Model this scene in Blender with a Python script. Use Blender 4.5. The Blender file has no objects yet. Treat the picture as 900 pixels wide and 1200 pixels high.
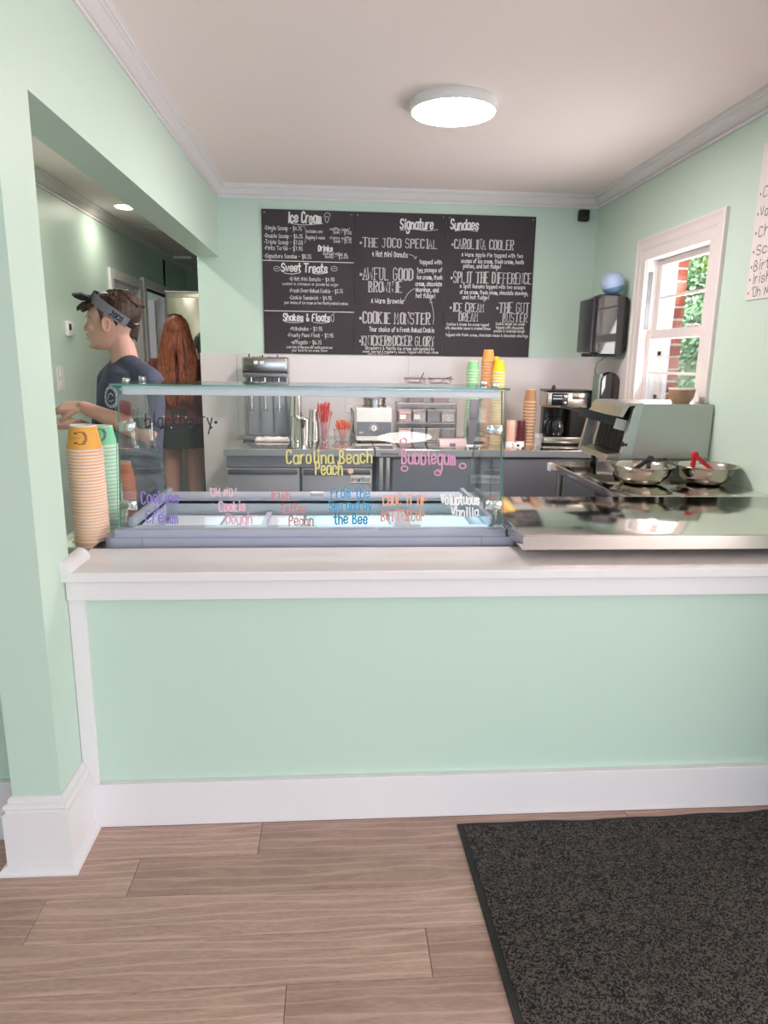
import bpy, bmesh, math, random
from math import sin, cos, pi, radians as rad, sqrt, atan2
from mathutils import Vector, Matrix
from mathutils.bvhtree import BVHTree
import numpy as np
random.seed(7)
C = bpy.context.scene.collection
SC = bpy.context.scene
# ------------------------------------------------------------------ camera
F_PX = 808.0
def cam_axes(yaw, pitch, roll):
    cy, sy, cp, sp = cos(yaw), sin(yaw), cos(pitch), sin(pitch)
    f = Vector((sy*cp, cy*cp, -sp)); r = Vector((cy, -sy, 0)); u = r.cross(f)
    c, s = cos(roll), sin(roll)
    return c*r + s*u, -s*r + c*u, f
CR, CU, CF = cam_axes(.07234, .21755, .01447)
EYE = Vector((0, 0, 1.49))
cam = bpy.data.cameras.new('camera'); camo = bpy.data.objects.new('camera', cam); C.objects.link(camo)
camo.matrix_world = Matrix(((CR.x, CU.x, -CF.x, EYE.x), (CR.y, CU.y, -CF.y, EYE.y), (CR.z, CU.z, -CF.z, EYE.z), (0, 0, 0, 1)))
cam.sensor_fit = 'VERTICAL'; cam.sensor_height = 24; cam.lens = F_PX/1200*24; cam.clip_start = .05; cam.clip_end = 200
SC.camera = camo
def at(px, py, ax, v):
    """where the line of sight through a photo pixel meets the plane axis = v"""
    d = CR*((px-450)/F_PX) - CU*((py-600)/F_PX) + CF
    return EYE + d*((v-EYE[ax])/d[ax])
# ------------------------------------------------------------------ light
SC.view_settings.view_transform = 'Standard'; SC.view_settings.look = 'None'
SC.view_settings.gamma = 1; SC.view_settings.exposure = 0.03
W = bpy.data.worlds.new('world'); SC.world = W; W.use_nodes = True
wn = W.node_tree; wn.nodes.clear()
sky = wn.nodes.new('ShaderNodeTexSky'); sky.sky_type = 'NISHITA'; sky.sun_disc = False
sky.sun_elevation = rad(50); sky.sun_rotation = rad(250); sky.air_density = 1.2; sky.dust_density = 2
bg = wn.nodes.new('ShaderNodeBackground'); bg.inputs['Strength'].default_value = .6
wo = wn.nodes.new('ShaderNodeOutputWorld'); wn.links.new(sky.outputs[0], bg.inputs[0]); wn.links.new(bg.outputs[0], wo.inputs[0])
def lamp(name, kind, loc, energy, col, size=None, size_y=None, to=None):
    l = bpy.data.lights.new(name, kind); l.energy = energy; l.color = col
    if kind == 'AREA':
        l.shape = 'RECTANGLE' if size_y else 'DISK'; l.size = size
        if size_y: l.size_y = size_y
    if kind == 'SUN': l.angle = rad(.6)
    o = bpy.data.objects.new(name, l); C.objects.link(o); o.location = loc
    if to is not None: o.rotation_euler = (Vector(to)-Vector(loc)).to_track_quat('-Z', 'Y').to_euler()
    return o
lamp('sunlight', 'SUN', (-8, -6, 14), 10, (1, .95, .87), to=(0, -.5, 0))
# daylight of the storefront windows behind the camera, of the side window and of the passage rooms
for k_, (xa_, xb_, e_) in enumerate(((-2.65, -1.39, 24), (-1.18, -.40, 16), (-.40, 1.22, 70), (1.76, 3.25, 62))):
    lamp('storefront_daylight', 'AREA', ((xa_+xb_)/2, -9.42, 1.3), e_, (.45, .73, 1.0), xb_-xa_, 1.68, ((xa_+xb_)/2, 5, 1.3))
lamp('right_window_daylight', 'AREA', (3.62, -1.1, 1.45), 50, (.97, .97, 1.0), 3.0, 1.8, (-3, -.6, 1.5))
# sunlit pavement outside throws light up through the side glazing onto the ceiling
lamp('pavement_bounce', 'AREA', (3.55, -1.1, .75), 105, (1.0, .92, .90), 2.9, 1.0, (.2, 1.2, 4.2))
lamp('side_window_daylight', 'AREA', (1.995, 3.84, 1.6), 18, (1, .95, .96), .60, .85, (-.2, 3.7, 2.5))
lamp('back_room_daylight', 'AREA', (-3.6, 7.6, 1.4), 18, (.9, .96, 1.0), 1.2, 1.6, (-1.5, 7.6, 1.3))
# ------------------------------------------------------------------ materials
def lin(c):
    return tuple((x/255/12.92 if x/255 <= .04045 else ((x/255+.055)/1.055)**2.4) for x in c)
MATS = {}
def mat(name, rgb, rough=.5, metal=0, spec=.5, bump=0, bscale=40, var=0, vscale=3, coat=0, emis=0, aniso=None, alpha=1, trans=0, sheen=0):
    if name in MATS: return MATS[name]
    m = bpy.data.materials.new(name); m.use_nodes = True; nt = m.node_tree
    b = nt.nodes['Principled BSDF']; col = lin(rgb)
    b.inputs['Base Color'].default_value = (*col, 1); b.inputs['Roughness'].default_value = rough
    b.inputs['Metallic'].default_value = metal; b.inputs['Specular IOR Level'].default_value = spec
    b.inputs['Coat Weight'].default_value = coat; b.inputs['Transmission Weight'].default_value = trans
    b.inputs['Alpha'].default_value = alpha; b.inputs['Sheen Weight'].default_value = sheen
    if emis:
        b.inputs['Emission Color'].default_value = (*col, 1); b.inputs['Emission Strength'].default_value = emis
    tc = nt.nodes.new('ShaderNodeTexCoord')
    if var:
        n = nt.nodes.new('ShaderNodeTexNoise'); n.inputs['Scale'].default_value = vscale; n.inputs['Detail'].default_value = 4
        nt.links.new(tc.outputs['Object'], n.inputs['Vector'])
        mp = nt.nodes.new('ShaderNodeMapRange'); mp.inputs['From Min'].default_value = .3; mp.inputs['From Max'].default_value = .7
        mp.inputs['To Min'].default_value = 1-var; mp.inputs['To Max'].default_value = 1+var
        nt.links.new(n.outputs[0], mp.inputs[0])
        h = nt.nodes.new('ShaderNodeHueSaturation'); h.inputs['Color'].default_value = (*col, 1)
        nt.links.new(mp.outputs[0], h.inputs['Value']); nt.links.new(h.outputs[0], b.inputs['Base Color'])
    if bump:
        n = nt.nodes.new('ShaderNodeTexNoise'); n.inputs['Scale'].default_value = bscale; n.inputs['Detail'].default_value = 3
        if aniso:
            mpn = nt.nodes.new('ShaderNodeMapping'); mpn.inputs['Scale'].default_value = aniso
            nt.links.new(tc.outputs['Object'], mpn.inputs[0]); nt.links.new(mpn.outputs[0], n.inputs['Vector'])
        else: nt.links.new(tc.outputs['Object'], n.inputs['Vector'])
        bp = nt.nodes.new('ShaderNodeBump'); bp.inputs['Strength'].default_value = bump; bp.inputs['Distance'].default_value = .002
        nt.links.new(n.outputs[0], bp.inputs['Height']); nt.links.new(bp.outputs[0], b.inputs['Normal'])
    MATS[name] = m
    return m
def clear(name, tint=(1, 1, 1), ior=1.45, body=None, bodyfac=0):
    """thin clear sheet: Fresnel mix of transparency and mirror, optionally some diffuse body"""
    if name in MATS: return MATS[name]
    m = bpy.data.materials.new(name); m.use_nodes = True; nt = m.node_tree; nt.nodes.clear()
    t = nt.nodes.new('ShaderNodeBsdfTransparent'); t.inputs[0].default_value = (*tint, 1)
    g = nt.nodes.new('ShaderNodeBsdfGlossy'); g.inputs['Roughness'].default_value = .01
    f = nt.nodes.new('ShaderNodeFresnel'); f.inputs[0].default_value = ior
    x = nt.nodes.new('ShaderNodeMixShader'); o = nt.nodes.new('ShaderNodeOutputMaterial')
    src = t
    if body:
        d = nt.nodes.new('ShaderNodeBsdfDiffuse'); d.inputs[0].default_value = (*lin(body), 1)
        y = nt.nodes.new('ShaderNodeMixShader'); y.inputs[0].default_value = bodyfac
        nt.links.new(t.outputs[0], y.inputs[1]); nt.links.new(d.outputs[0], y.inputs[2]); src = y
    ge = nt.nodes.new('ShaderNodeNewGeometry'); q = nt.nodes.new('ShaderNodeMix'); q.data_type = 'FLOAT'   # same mirror share on both faces of the sheet
    q.inputs['A'].default_value = ior; q.inputs['B'].default_value = 1/ior
    nt.links.new(ge.outputs['Backfacing'], q.inputs['Factor']); nt.links.new(q.outputs['Result'], f.inputs[0])
    nt.links.new(f.outputs[0], x.inputs[0]); nt.links.new(src.outputs[0], x.inputs[1]); nt.links.new(g.outputs[0], x.inputs[2])
    nt.links.new(x.outputs[0], o.inputs[0]); MATS[name] = m
    return m
M_MINT = mat('mint_paint', (200, 221, 207), .45, bump=.05, bscale=250)
M_CEIL = mat('ceiling_paint', (251, 237, 235), .8, bump=.05, bscale=120)
M_TRIM = mat('white_gloss_paint', (236, 230, 232), .35, bump=.06, bscale=60)
M_FRP = mat('white_wall_sheet', (226, 219, 218), .25, bump=.1, bscale=90)
M_STEEL = mat('brushed_steel', (188, 182, 177), .22, 1, bump=.04, bscale=30, aniso=(1, 60, 60))
M_TOP = mat('polished_steel_top', (226, 220, 212), .10, 1, bump=.015, bscale=6)
M_EDGE = mat('steel_edge', (196, 190, 186), .25, 1)
M_DSTEEL = mat('dark_steel', (122, 120, 124), .4, .6)
M_CHROME = mat('chrome', (225, 224, 222), .06, 1)
M_BLACK = mat('black_plastic', (22, 21, 23), .25)
M_BLACKM = mat('matt_black', (24, 23, 25), .6)
M_WHITE = mat('white_plastic', (232, 230, 228), .35)
M_CHALK = mat('chalk_white', (226, 224, 224), .8)
M_CHALK2 = mat('chalk_grey', (188, 184, 186), .8)
M_BOARD = mat('chalkboard', (72, 66, 70), .85, spec=.15, var=.12, vscale=2)
M_GLASS = clear('clear_glass', (.965, .985, .975))
M_GEDGE = mat('glass_edge', (96, 150, 136), .1, trans=.3)
M_ACR = clear('clear_acrylic', (.975, .975, .98), 1.35, (240, 240, 244), .12)
M_CASE = mat('case_grey', (176, 178, 196), .4)
M_CASED = mat('case_grey_dark', (150, 153, 170), .4)  # darker grey of the bumper joints and side tracks
# ------------------------------------------------------------------ mesh helpers
def obj(name, bm, m, parent=None, smooth=False):
    me = bpy.data.meshes.new(name)
    bmesh.ops.recalc_face_normals(bm, faces=bm.faces); bm.to_mesh(me); bm.free()
    return link(name, me, m, parent, smooth)
def link(name, me, m, parent=None, smooth=False):
    for k in (m if isinstance(m, (list, tuple)) else [m]): me.materials.append(k)
    if smooth:
        me.shade_smooth()
        if smooth != True: me.set_sharp_from_angle(angle=rad(smooth))
    o = bpy.data.objects.new(name, me); C.objects.link(o)
    if parent is not None: o.parent = parent
    return o
def tag(o, label, cat, group=None):
    o['label'] = label; o['category'] = cat
    if group: o['group'] = group
    return o
def thing(name, label, cat, loc=(0, 0, 0), rz=0, group=None):
    o = bpy.data.objects.new(name, None); C.objects.link(o); o.location = loc; o.rotation_euler = (0, 0, rz)
    o.empty_display_size = .05
    return tag(o, label, cat, group)
def struct(name, bm, m, parent=None, smooth=False):
    o = obj(name, bm, m, parent, smooth)
    if parent is None: o['kind'] = 'structure'
    return o
def NB(): return bmesh.new()
def box(bm, x0, x1, y0, y1, z0, z1, bev=0, mi=0, seg=2):
    vs = [bm.verts.new(p) for p in ((x0, y0, z0), (x1, y0, z0), (x1, y1, z0), (x0, y1, z0), (x0, y0, z1), (x1, y0, z1), (x1, y1, z1), (x0, y1, z1))]
    fs = [bm.faces.new([vs[i] for i in q]) for q in ((3, 2, 1, 0), (4, 5, 6, 7), (0, 1, 5, 4), (1, 2, 6, 5), (2, 3, 7, 6), (3, 0, 4, 7))]
    for f in fs: f.material_index = mi
    if bev:
        es = list({e for f in fs for e in f.edges})
        bmesh.ops.bevel(bm, geom=es, offset=bev, segments=seg, profile=.5, affect='EDGES')
    return bm
def bx(*a, **k): return box(NB(), *a, **k)
def hexa(bm, pts, mi=0, bev=0):
    """8 points: bottom 4 ccw, top 4 ccw"""
    vs = [bm.verts.new(p) for p in pts]
    fs = [bm.faces.new([vs[i] for i in q]) for q in ((3, 2, 1, 0), (4, 5, 6, 7), (0, 1, 5, 4), (1, 2, 6, 5), (2, 3, 7, 6), (3, 0, 4, 7))]
    for f in fs: f.material_index = mi
    if bev: bmesh.ops.bevel(bm, geom=list({e for f in fs for e in f.edges}), offset=bev, segments=2, profile=.5, affect='EDGES')
    return bm
def loft(bm, rings, cap=True, closed=True, mi=0):
    R = [[bm.verts.new(p) for p in r] for r in rings]; n = len(R[0])
    for a, b in zip(R, R[1:]):
        for i in range(n if closed else n-1):
            j = (i+1) % n
            try: bm.faces.new((a[i], a[j], b[j], b[i])).material_index = mi
            except ValueError: pass
    if cap:
        for r in (R[0][::-1], R[-1]):
            try: bm.faces.new(r).material_index = mi
            except ValueError: pass
    return bm
def lathe(bm, prof, c=(0, 0, 0), n=24, cap=True, mi=0, M=None):
    rings = []
    for r, z in prof:
        ring = [Vector((c[0]+r*cos(2*pi*i/n), c[1]+r*sin(2*pi*i/n), c[2]+z)) for i in range(n)]
        if M is not None: ring = [M @ p for p in ring]
        rings.append(ring)
    return loft(bm, rings, cap, mi=mi)
def tube(bm, pts, r, n=8, cap=True, mi=0):
    pts = [Vector(p) for p in pts]; rings = []; up = None
    for i, p in enumerate(pts):
        d = (pts[min(i+1, len(pts)-1)]-pts[max(i-1, 0)]).normalized()
        if up is None: up = d.orthogonal().normalized()
        u = (up - d*up.dot(d)).normalized(); up = u; v = d.cross(u)
        rr = r[i] if isinstance(r, (list, tuple)) else r
        rings.append([p + u*(rr*cos(2*pi*k/n)) + v*(rr*sin(2*pi*k/n)) for k in range(n)])
    return loft(bm, rings, cap, mi=mi)
def rrect(w, h, r, n=5):
    out = []
    for cx, cy, a in ((w/2-r, h/2-r, 0), (-w/2+r, h/2-r, 90), (-w/2+r, -h/2+r, 180), (w/2-r, -h/2+r, 270)):
        for i in range(n+1):
            t = rad(a+90*i/n); out.append((cx+r*cos(t), cy+r*sin(t)))
    return out
def prism(bm, poly, o, u, v, w, mi=0):
    """polygon in plane (u,v) at o extruded by w"""
    o, u, v, w = map(Vector, (o, u, v, w))
    a = [o+u*x+v*y for x, y in poly]
    return loft(bm, [a, [p+w for p in a]], mi=mi)
def sweep(bm, prof, path, side=1, mi=0):
    """profile (out, up) along a horizontal path of (x,y,z0); out = right of travel * side, mitred"""
    P = [Vector(p) for p in path]; rings = []
    for i, p in enumerate(P):
        ds = []
        if i > 0: ds.append((P[i]-P[i-1]).normalized())
        if i < len(P)-1: ds.append((P[i+1]-P[i]).normalized())
        ns = [Vector((d.y, -d.x, 0))*side for d in ds]
        m = sum(ns, Vector()); m = m/ (m.dot(ns[0])) if len(ns) == 2 else ns[0]
        rings.append([p + m*a + Vector((0, 0, b)) for a, b in prof])
    return loft(bm, rings, mi=mi)
def copies(root, spots, label=None, group=None):
    """copy a thing with its parts; spots = (location, rotation_z, label)"""
    out = []
    for s in spots:
        r = root.copy(); C.objects.link(r); r.location = s[0]; r.rotation_euler = (0, 0, s[1])
        if len(s) > 2 and s[2]: r['label'] = s[2]
        if group: r['group'] = group
        for ch in root.children:
            c = ch.copy(); C.objects.link(c); c.parent = r
            for g in ch.children:
                d = g.copy(); C.objects.link(d); d.parent = c
        out.append(r)
    return out
# ------------------------------------------------------------------ stroke lettering
GL = dict(l.split('=', 1) for l in '''a=47 27 16 14 23 43 54|57 54 63
b=19 13|16 27 47 56 54 43 23 14
c=56 47 27 16 14 23 43 54
d=54 43 23 14 16 27 47 56|59 54 63
e=15 55 56 47 27 16 14 23 43 54
f=58 49 39 28 23|07 47
g=56 47 27 16 14 23 43 54|57 51 40 20 11
h=19 13|15 27 47 56 53
i=27 23|29 28
j=37 31 20 10|39 38
k=19 13|47 15|25 53
l=29 24 33
m=17 13|16 27 36 33|36 47 56 53
n=17 13|15 27 47 56 53
o=27 16 14 23 43 54 56 47 27
p=17 10|16 27 47 56 54 43 23 14
q=56 47 27 16 14 23 43 54|57 50
r=17 13|15 27 47
s=56 47 27 16 25 45 54 43 23 14
t=29 24 33 43|07 47
u=17 14 23 43 54|57 53
v=17 33 57
w=17 23 36 43 57
x=17 53|57 13
y=17 34|57 20
z=17 57 13 53
A=13 39 53|25 45
B=13 19 39 48 47 36 16|36 55 54 43 13
C=58 49 29 18 14 23 43 54
D=13 19 39 58 54 33 13
E=59 19 13 53|16 46
F=59 19 13|16 46
G=58 49 29 18 14 23 43 54 56 36
H=19 13|59 53|16 56
I=39 33
J=49 44 33 23 14|29 59
K=19 13|59 16|26 53
L=19 13 53
M=13 19 35 59 53
N=13 19 53 59
O=29 18 14 23 43 54 58 49 29
P=13 19 49 58 57 46 16
Q=29 18 14 23 43 54 58 49 29|35 62
R=13 19 49 58 57 46 16|36 53
S=58 49 29 18 17 26 46 55 54 43 23 14
T=09 69|39 33
U=19 14 23 43 54 59
V=19 33 59
W=09 13 37 53 69
X=19 53|59 13
Y=19 36 59|36 33
Z=19 59 13 53
0=29 18 14 23 43 54 58 49 29
1=27 39 33
2=18 29 49 58 57 13 53
3=18 29 49 58 47 36 55 54 43 23 14
4=43 49 15 55
5=59 19 16 46 55 54 43 23 14
6=49 28 15 14 23 43 54 55 46 15
7=19 59 33
8=36 17 18 29 49 58 57 36 15 14 23 43 54 55 36
9=57 46 26 17 18 29 49 58 54 33
$=58 49 29 18 17 26 46 55 54 43 23 14|30 39
&=53 18 29 38 14 23 33 55
-=16 46
'=49 37
!=39 35|33 34
.=23 24
,=24 11
/=13 59
>=38 55 33
*=26 36 35 25 26
}=19 38 37 55 34 33 10'''.split('\n'))
WID = {'m': 6.6, 'w': 6.2, 'W': 7, 'T': 6.8, 'M': 6.6, 'i': 3.4, 'l': 3.6, 't': 4.8, 'I': 4, '.': 3, ',': 3, '!': 4, "'": 4, ' ': 4, '1': 4.4, '*': 4.6, 'r': 5, 'f': 5, 'j': 4.4, '-': 5.4}
SLABS = {k: v for k, v in {'A': '03 23|43 63', 'F': '03 23', 'H': '09 29|49 69|03 23|43 63', 'I': '29 49|23 43', 'K': '09 29|49 69|03 23|43 63', 'M': '03 23|43 63', 'N': '03 23|49 69', 'P': '03 23', 'R': '03 23|43 63', 'T': '23 43', 'U': '09 29|49 69', 'W': '', 'J': '', 'Y': '23 43'}.items()}
def strokes(ch, slab=False):
    g = GL.get(ch)
    out = [[(int(q[0]), int(q[1])) for q in s.split()] for s in g.split('|')] if g else []
    if slab and ch in SLABS and SLABS[ch]:
        out += [[(int(q[0]), int(q[1])) for q in s.split()] for s in SLABS[ch].split('|')]
    return out
def chaikin(p):
    if len(p) < 3: return p
    closed = p[0] == p[-1]; q = [] if closed else [p[0]]
    for a, b in zip(p, p[1:]):
        q += [(a[0]*.75+b[0]*.25, a[1]*.75+b[1]*.25), (a[0]*.25+b[0]*.75, a[1]*.25+b[1]*.75)]
    if closed: q.append(q[0])
    else: q.append(p[-1])
    return q
LIFT = [0]
def ribbon(bm, pts, w, place, mi=0):
    """flat mitred stroke; pts are 2-D, place(u, v, lift) gives the 3-D point; strokes that cross lie a hair apart"""
    LIFT[0] = (LIFT[0]+1) % 12; lf = LIFT[0]*.00005
    P = [Vector(p) for p in pts]; P = [p for i, p in enumerate(P) if i == 0 or (p-P[i-1]).length > 1e-7]
    if len(P) < 2: return
    closed = (P[0]-P[-1]).length < 1e-7 and len(P) > 3
    if closed: P = P[:-1]
    n = len(P); L = []; R = []
    for i, p in enumerate(P):
        a = P[i-1] if (i > 0 or closed) else None; b = P[(i+1) % n] if (i < n-1 or closed) else None
        d0 = (p-a).normalized() if a is not None else (b-p).normalized(); d1 = (b-p).normalized() if b is not None else d0
        n0, n1 = Vector((-d0.y, d0.x)), Vector((-d1.y, d1.x)); m = n0+n1
        m = n0.copy() if m.length < .35 else m/max(m.dot(n0), .5)
        e = Vector((0, 0)) if closed else (-d1*w*.35 if i == 0 else (d0*w*.35 if i == n-1 else Vector((0, 0))))
        L.append(p+m*w/2+e); R.append(p-m*w/2+e)
    VL = [bm.verts.new(place(q.x, q.y, lf)) for q in L]; VR = [bm.verts.new(place(q.x, q.y, lf)) for q in R]
    for i in range(n if closed else n-1):
        j = (i+1) % n; bm.faces.new((VL[i], VR[i], VR[j], VL[j])).material_index = mi
def text(bm, s, x, y, h, place, w=None, width=None, thick=.1, slant=0, mi=0, slab=False, wob=.25, double=False, center=False, seed=1):
    """s written from (x,y) baseline with cap height h; squeezed to total width"""
    rnd = random.Random(sum(map(ord, s))+seed)
    adv = [WID.get(c, 6) for c in s]; tot = sum(adv)-1; u = h/6.0
    sx = (width/tot) if width else u*.8
    if center: x -= tot*sx/2
    cx = 0
    for c, a in zip(s, adv):
        dy = rnd.uniform(-wob, wob); sc = 1+rnd.uniform(-.05, .05)
        for st in strokes(c, slab):
            if not slab: st = chaikin(chaikin(st)) if len(st) > 2 else st
            P = []
            for gx, gy in st:
                gy = (gy-3)*sc+dy
                P.append((x+(cx+gx-1+gy*slant)*sx, y+gy*u))
            ribbon(bm, P, thick*h, place, mi)
            if double and abs(P[0][0]-P[-1][0]) < sx*1.2:
                ribbon(bm, [(p[0]+sx*.9, p[1]) for p in P], thick*h*.8, place, mi)
        cx += a
    return x+cx*sx
# ------------------------------------------------------------------ the room
XL, XR, YB, ZC = -.799, 1.85, 5.078, 2.625
Y0 = 2.017                                            # front of the half wall boards
YF = -9.5; XW = 3.7; YR = 1.2
M_SUB = mat('subfloor', (120, 104, 95), .7)
struct('floor', box(box(NB(), -4.2, 2.0, 2, 10.2, -.12, -.012), -4.2, 3.8, YF-.1, 2, -.12, -.012), M_SUB)
# wood-look planks, each its own piece
def plank_mat(k, rgb):
    m = mat('oak_plank_%d' % k, rgb, .42); nt = m.node_tree; b = nt.nodes['Principled BSDF']
    tc = nt.nodes.new('ShaderNodeTexCoord'); mp = nt.nodes.new('ShaderNodeMapping'); mp.inputs['Scale'].default_value = (1.5, 12, 1)
    mp.inputs['Location'].default_value = (k*3.1, k*7.7, 0)
    n = nt.nodes.new('ShaderNodeTexNoise'); n.inputs['Scale'].default_value = 2.2; n.inputs['Detail'].default_value = 7; n.inputs['Distortion'].default_value = 1.6
    n2 = nt.nodes.new('ShaderNodeTexNoise'); n2.inputs['Scale'].default_value = 26; n2.inputs['Detail'].default_value = 5
    w = nt.nodes.new('ShaderNodeTexWave'); w.wave_type = 'RINGS'; w.inputs['Scale'].default_value = .8; w.inputs['Distortion'].default_value = 9; w.inputs['Detail'].default_value = 3; w.inputs['Detail Scale'].default_value = 1.2
    r = nt.nodes.new('ShaderNodeValToRGB'); c = lin(rgb)
    r.color_ramp.elements[0].position = .32; r.color_ramp.elements[0].color = (c[0]*.72, c[1]*.68, c[2]*.66, 1)
    r.color_ramp.elements[1].position = .68; r.color_ramp.elements[1].color = (c[0]*1.22, c[1]*1.24, c[2]*1.24, 1)
    w2 = nt.nodes.new('ShaderNodeMapRange'); w2.inputs['From Min'].default_value = .80; w2.inputs['From Max'].default_value = 1.0; w2.inputs['To Max'].default_value = .5
    mx = nt.nodes.new('ShaderNodeMix'); mx.data_type = 'RGBA'; mx.inputs['B'].default_value = (c[0]*1.5, c[1]*1.5, c[2]*1.5, 1)
    mv = nt.nodes.new('ShaderNodeMix'); mv.data_type = 'FLOAT'; mv.inputs[0].default_value = .45
    L = nt.links.new
    L(tc.outputs['Object'], mp.inputs[0]); L(mp.outputs[0], n.inputs['Vector']); L(mp.outputs[0], n2.inputs['Vector']); L(mp.outputs[0], w.inputs['Vector'])
    L(n.outputs[0], mv.inputs['A']); L(n2.outputs[0], mv.inputs['B']); L(mv.outputs['Result'], r.inputs[0])
    L(w.outputs['Fac'], w2.inputs[0]); L(w2.outputs[0], mx.inputs['Factor']); L(r.outputs[0], mx.inputs['A']); L(mx.outputs['Result'], b.inputs['Base Color'])
    bp = nt.nodes.new('ShaderNodeBump'); bp.inputs['Strength'].default_value = .12; bp.inputs['Distance'].default_value = .001
    L(n2.outputs[0], bp.inputs['Height']); L(bp.outputs[0], b.inputs['Normal'])
    return m
PM = [plank_mat(k, c) for k, c in enumerate(((182, 150, 136), (174, 144, 131), (188, 157, 143), (178, 148, 135)))]
FL = bpy.data.objects['floor']
PW, PL = .1525, 1.22
offs = {0: -.24, 1: -.59, 2: -.807, 3: .24, 4: -.12}
PMESH = []
for k in range(4):
    bm = bx(.0006, PL-.0006, .0006, PW-.0006, -.012, 0, .0012, seg=1); me = bpy.data.meshes.new('plank'); bmesh.ops.recalc_face_normals(bm, faces=bm.faces); bm.to_mesh(me); bm.free(); me.materials.append(PM[k]); PMESH.append(me)
n = 0
struct('floor_far', bx(-3.2, XW, YF, 2.014-PW*40, -.012, 0), PM[0], parent=FL)
for r in range(0, 40):
    y = 2.014 - PW*(r+1); off = offs.get(r, random.uniform(0, PL)); x = off - PL*math.ceil((off+3.2)/PL)
    XE = XR if r < 6 else XW
    while x < XE:
        x1 = min(x+PL, XE)
        if x1-x > .1:
            o = bpy.data.objects.new('plank', PMESH[n % 4 if r > 4 else (n*3+r) % 4]); C.objects.link(o); o.parent = FL; o.location = (x, y, 0)
            if x1-x < PL-.001: o.scale.x = (x1-x)/PL
            n += 1
        x += PL
# tiled floor behind the counter and along the passage
M_TILE = mat('grey_floor_tile', (118, 108, 102), .5, var=.15, vscale=5)
bmt = bx(0, .396, 0, .396, -.012, -.001, .001, seg=1); tme = bpy.data.meshes.new('tile'); bmesh.ops.recalc_face_normals(bmt, faces=bmt.faces); bmt.to_mesh(tme); bmt.free(); tme.materials.append(M_TILE)
for i in range(-5, 5):
    for j in range(0, 15):
        o = bpy.data.objects.new('tile', tme); C.objects.link(o); o.parent = FL; o.location = (i*.4+.05, 2.16+j*.4, 0)
struct('ceiling', box(box(NB(), -3.3, 3.8, YF, 1.85, ZC, ZC+.1), -2.0, 2.05, 1.85, 10, ZC, ZC+.1), M_CEIL)
# half wall with its white boards and ledge
hw = struct('wall_half', bx(XL-.02, XR, 2.036, 2.17, 0, .834), M_MINT)
struct('trim_apron_board', bx(XL+.002, XR, 2.004, 2.036, .776, .834, .0015), M_TRIM)['kind'] = 'structure'
bpy.data.objects['trim_apron_board'].name = 'trim_1'
struct('trim_2', bx(XL+.001, XL+.046, 2.016, 2.036, .150, .776, .0015), M_TRIM)
struct('baseboard_front', bx(XL+.021, XR, 2.013, 2.036, 0, .154, .002), M_TRIM)
struct('trim_3', bx(XL-.006, XR, 1.984, 2.258, .838, .868, .004), M_TRIM)
cv = [(0, 0)]+[(.034*cos(t), .034*sin(t)) for t in [rad(a) for a in range(0, 91, 15)]]
struct('trim_4', prism(NB(), cv, (XL-.004, 1.978, .868), (1, 0, 0), (0, 0, 1), (0, .17, 0)), M_TRIM, smooth=40)
# left: pilaster, header over the wide opening
bm = NB(); box(bm, -.936, XL, 1.845, 2.052, 0, ZC); box(bm, -.95, XL, 2.052, YB, 2.165, ZC)
struct('wall_left', bm, M_MINT)
struct('wall_entrance_left', bx(-3.2, -.936, 1.99, 2.052, 0, ZC), M_MINT)
bp = [(0, 0), (.044, 0), (.044, .006), (.040, .015), (.032, .022), (.024, .026), (.024, .190), (.017, .193), (.017, .203), (.022, .209), (.019, .218), (.010, .222), (.010, .233), (.004, .238), (0, .238)]
struct('baseboard_left', sweep(NB(), bp, [(-.936, 1.99, 0), (-.936, 1.845, 0), (XL, 1.845, 0), (XL, 2.014, 0)], side=-1*-1), M_TRIM)
struct('baseboard_entrance', bx(-3.2, -.965, 1.97, 1.99, 0, .20, .002), M_TRIM)
# back wall, white wall sheets below, green above
struct('wall_back', bx(-.945, XR+.2, YB, YB+.14, 0, ZC), M_MINT)
M_FR2 = M_FRP
for k, (a, b) in enumerate(((-.944, -.697), (-.693, .527), (.531, XR))):
    o = struct('wall_sheet', bx(a, b, YB-.006, YB-.0005, .02, 1.517, .001, seg=1), M_FRP, parent=bpy.data.objects['wall_back'])
struct('trim_5', bx(-.949, -.9435, YB-.008, YB+.142, 0, 1.52, .001), M_TRIM)
# right wall with the side window
WY0, WY1, WZ0, WZ1 = 3.455, 4.20, 1.08, 2.10
def holed(bm, x0, x1, ya, yb, z0, z1, hy0, hy1, hz0, hz1):
    box(bm, x0, x1, ya, hy0, z0, z1); box(bm, x0, x1, hy1, yb, z0, z1); box(bm, x0, x1, hy0, hy1, z0, hz0); box(bm, x0, x1, hy0, hy1, hz1, z1)
wr = struct('wall_right', (lambda b: (holed(b, XR, XR+.12, YR, YB, 0, ZC, WY0, WY1, WZ0, WZ1), b)[1])(NB()), M_MINT)
struct('wall_sheet', bx(XR-.006, XR-.0005, 4.335, YB-.007, .02, 1.517, .001, seg=1), M_FRP, parent=wr)
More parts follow.
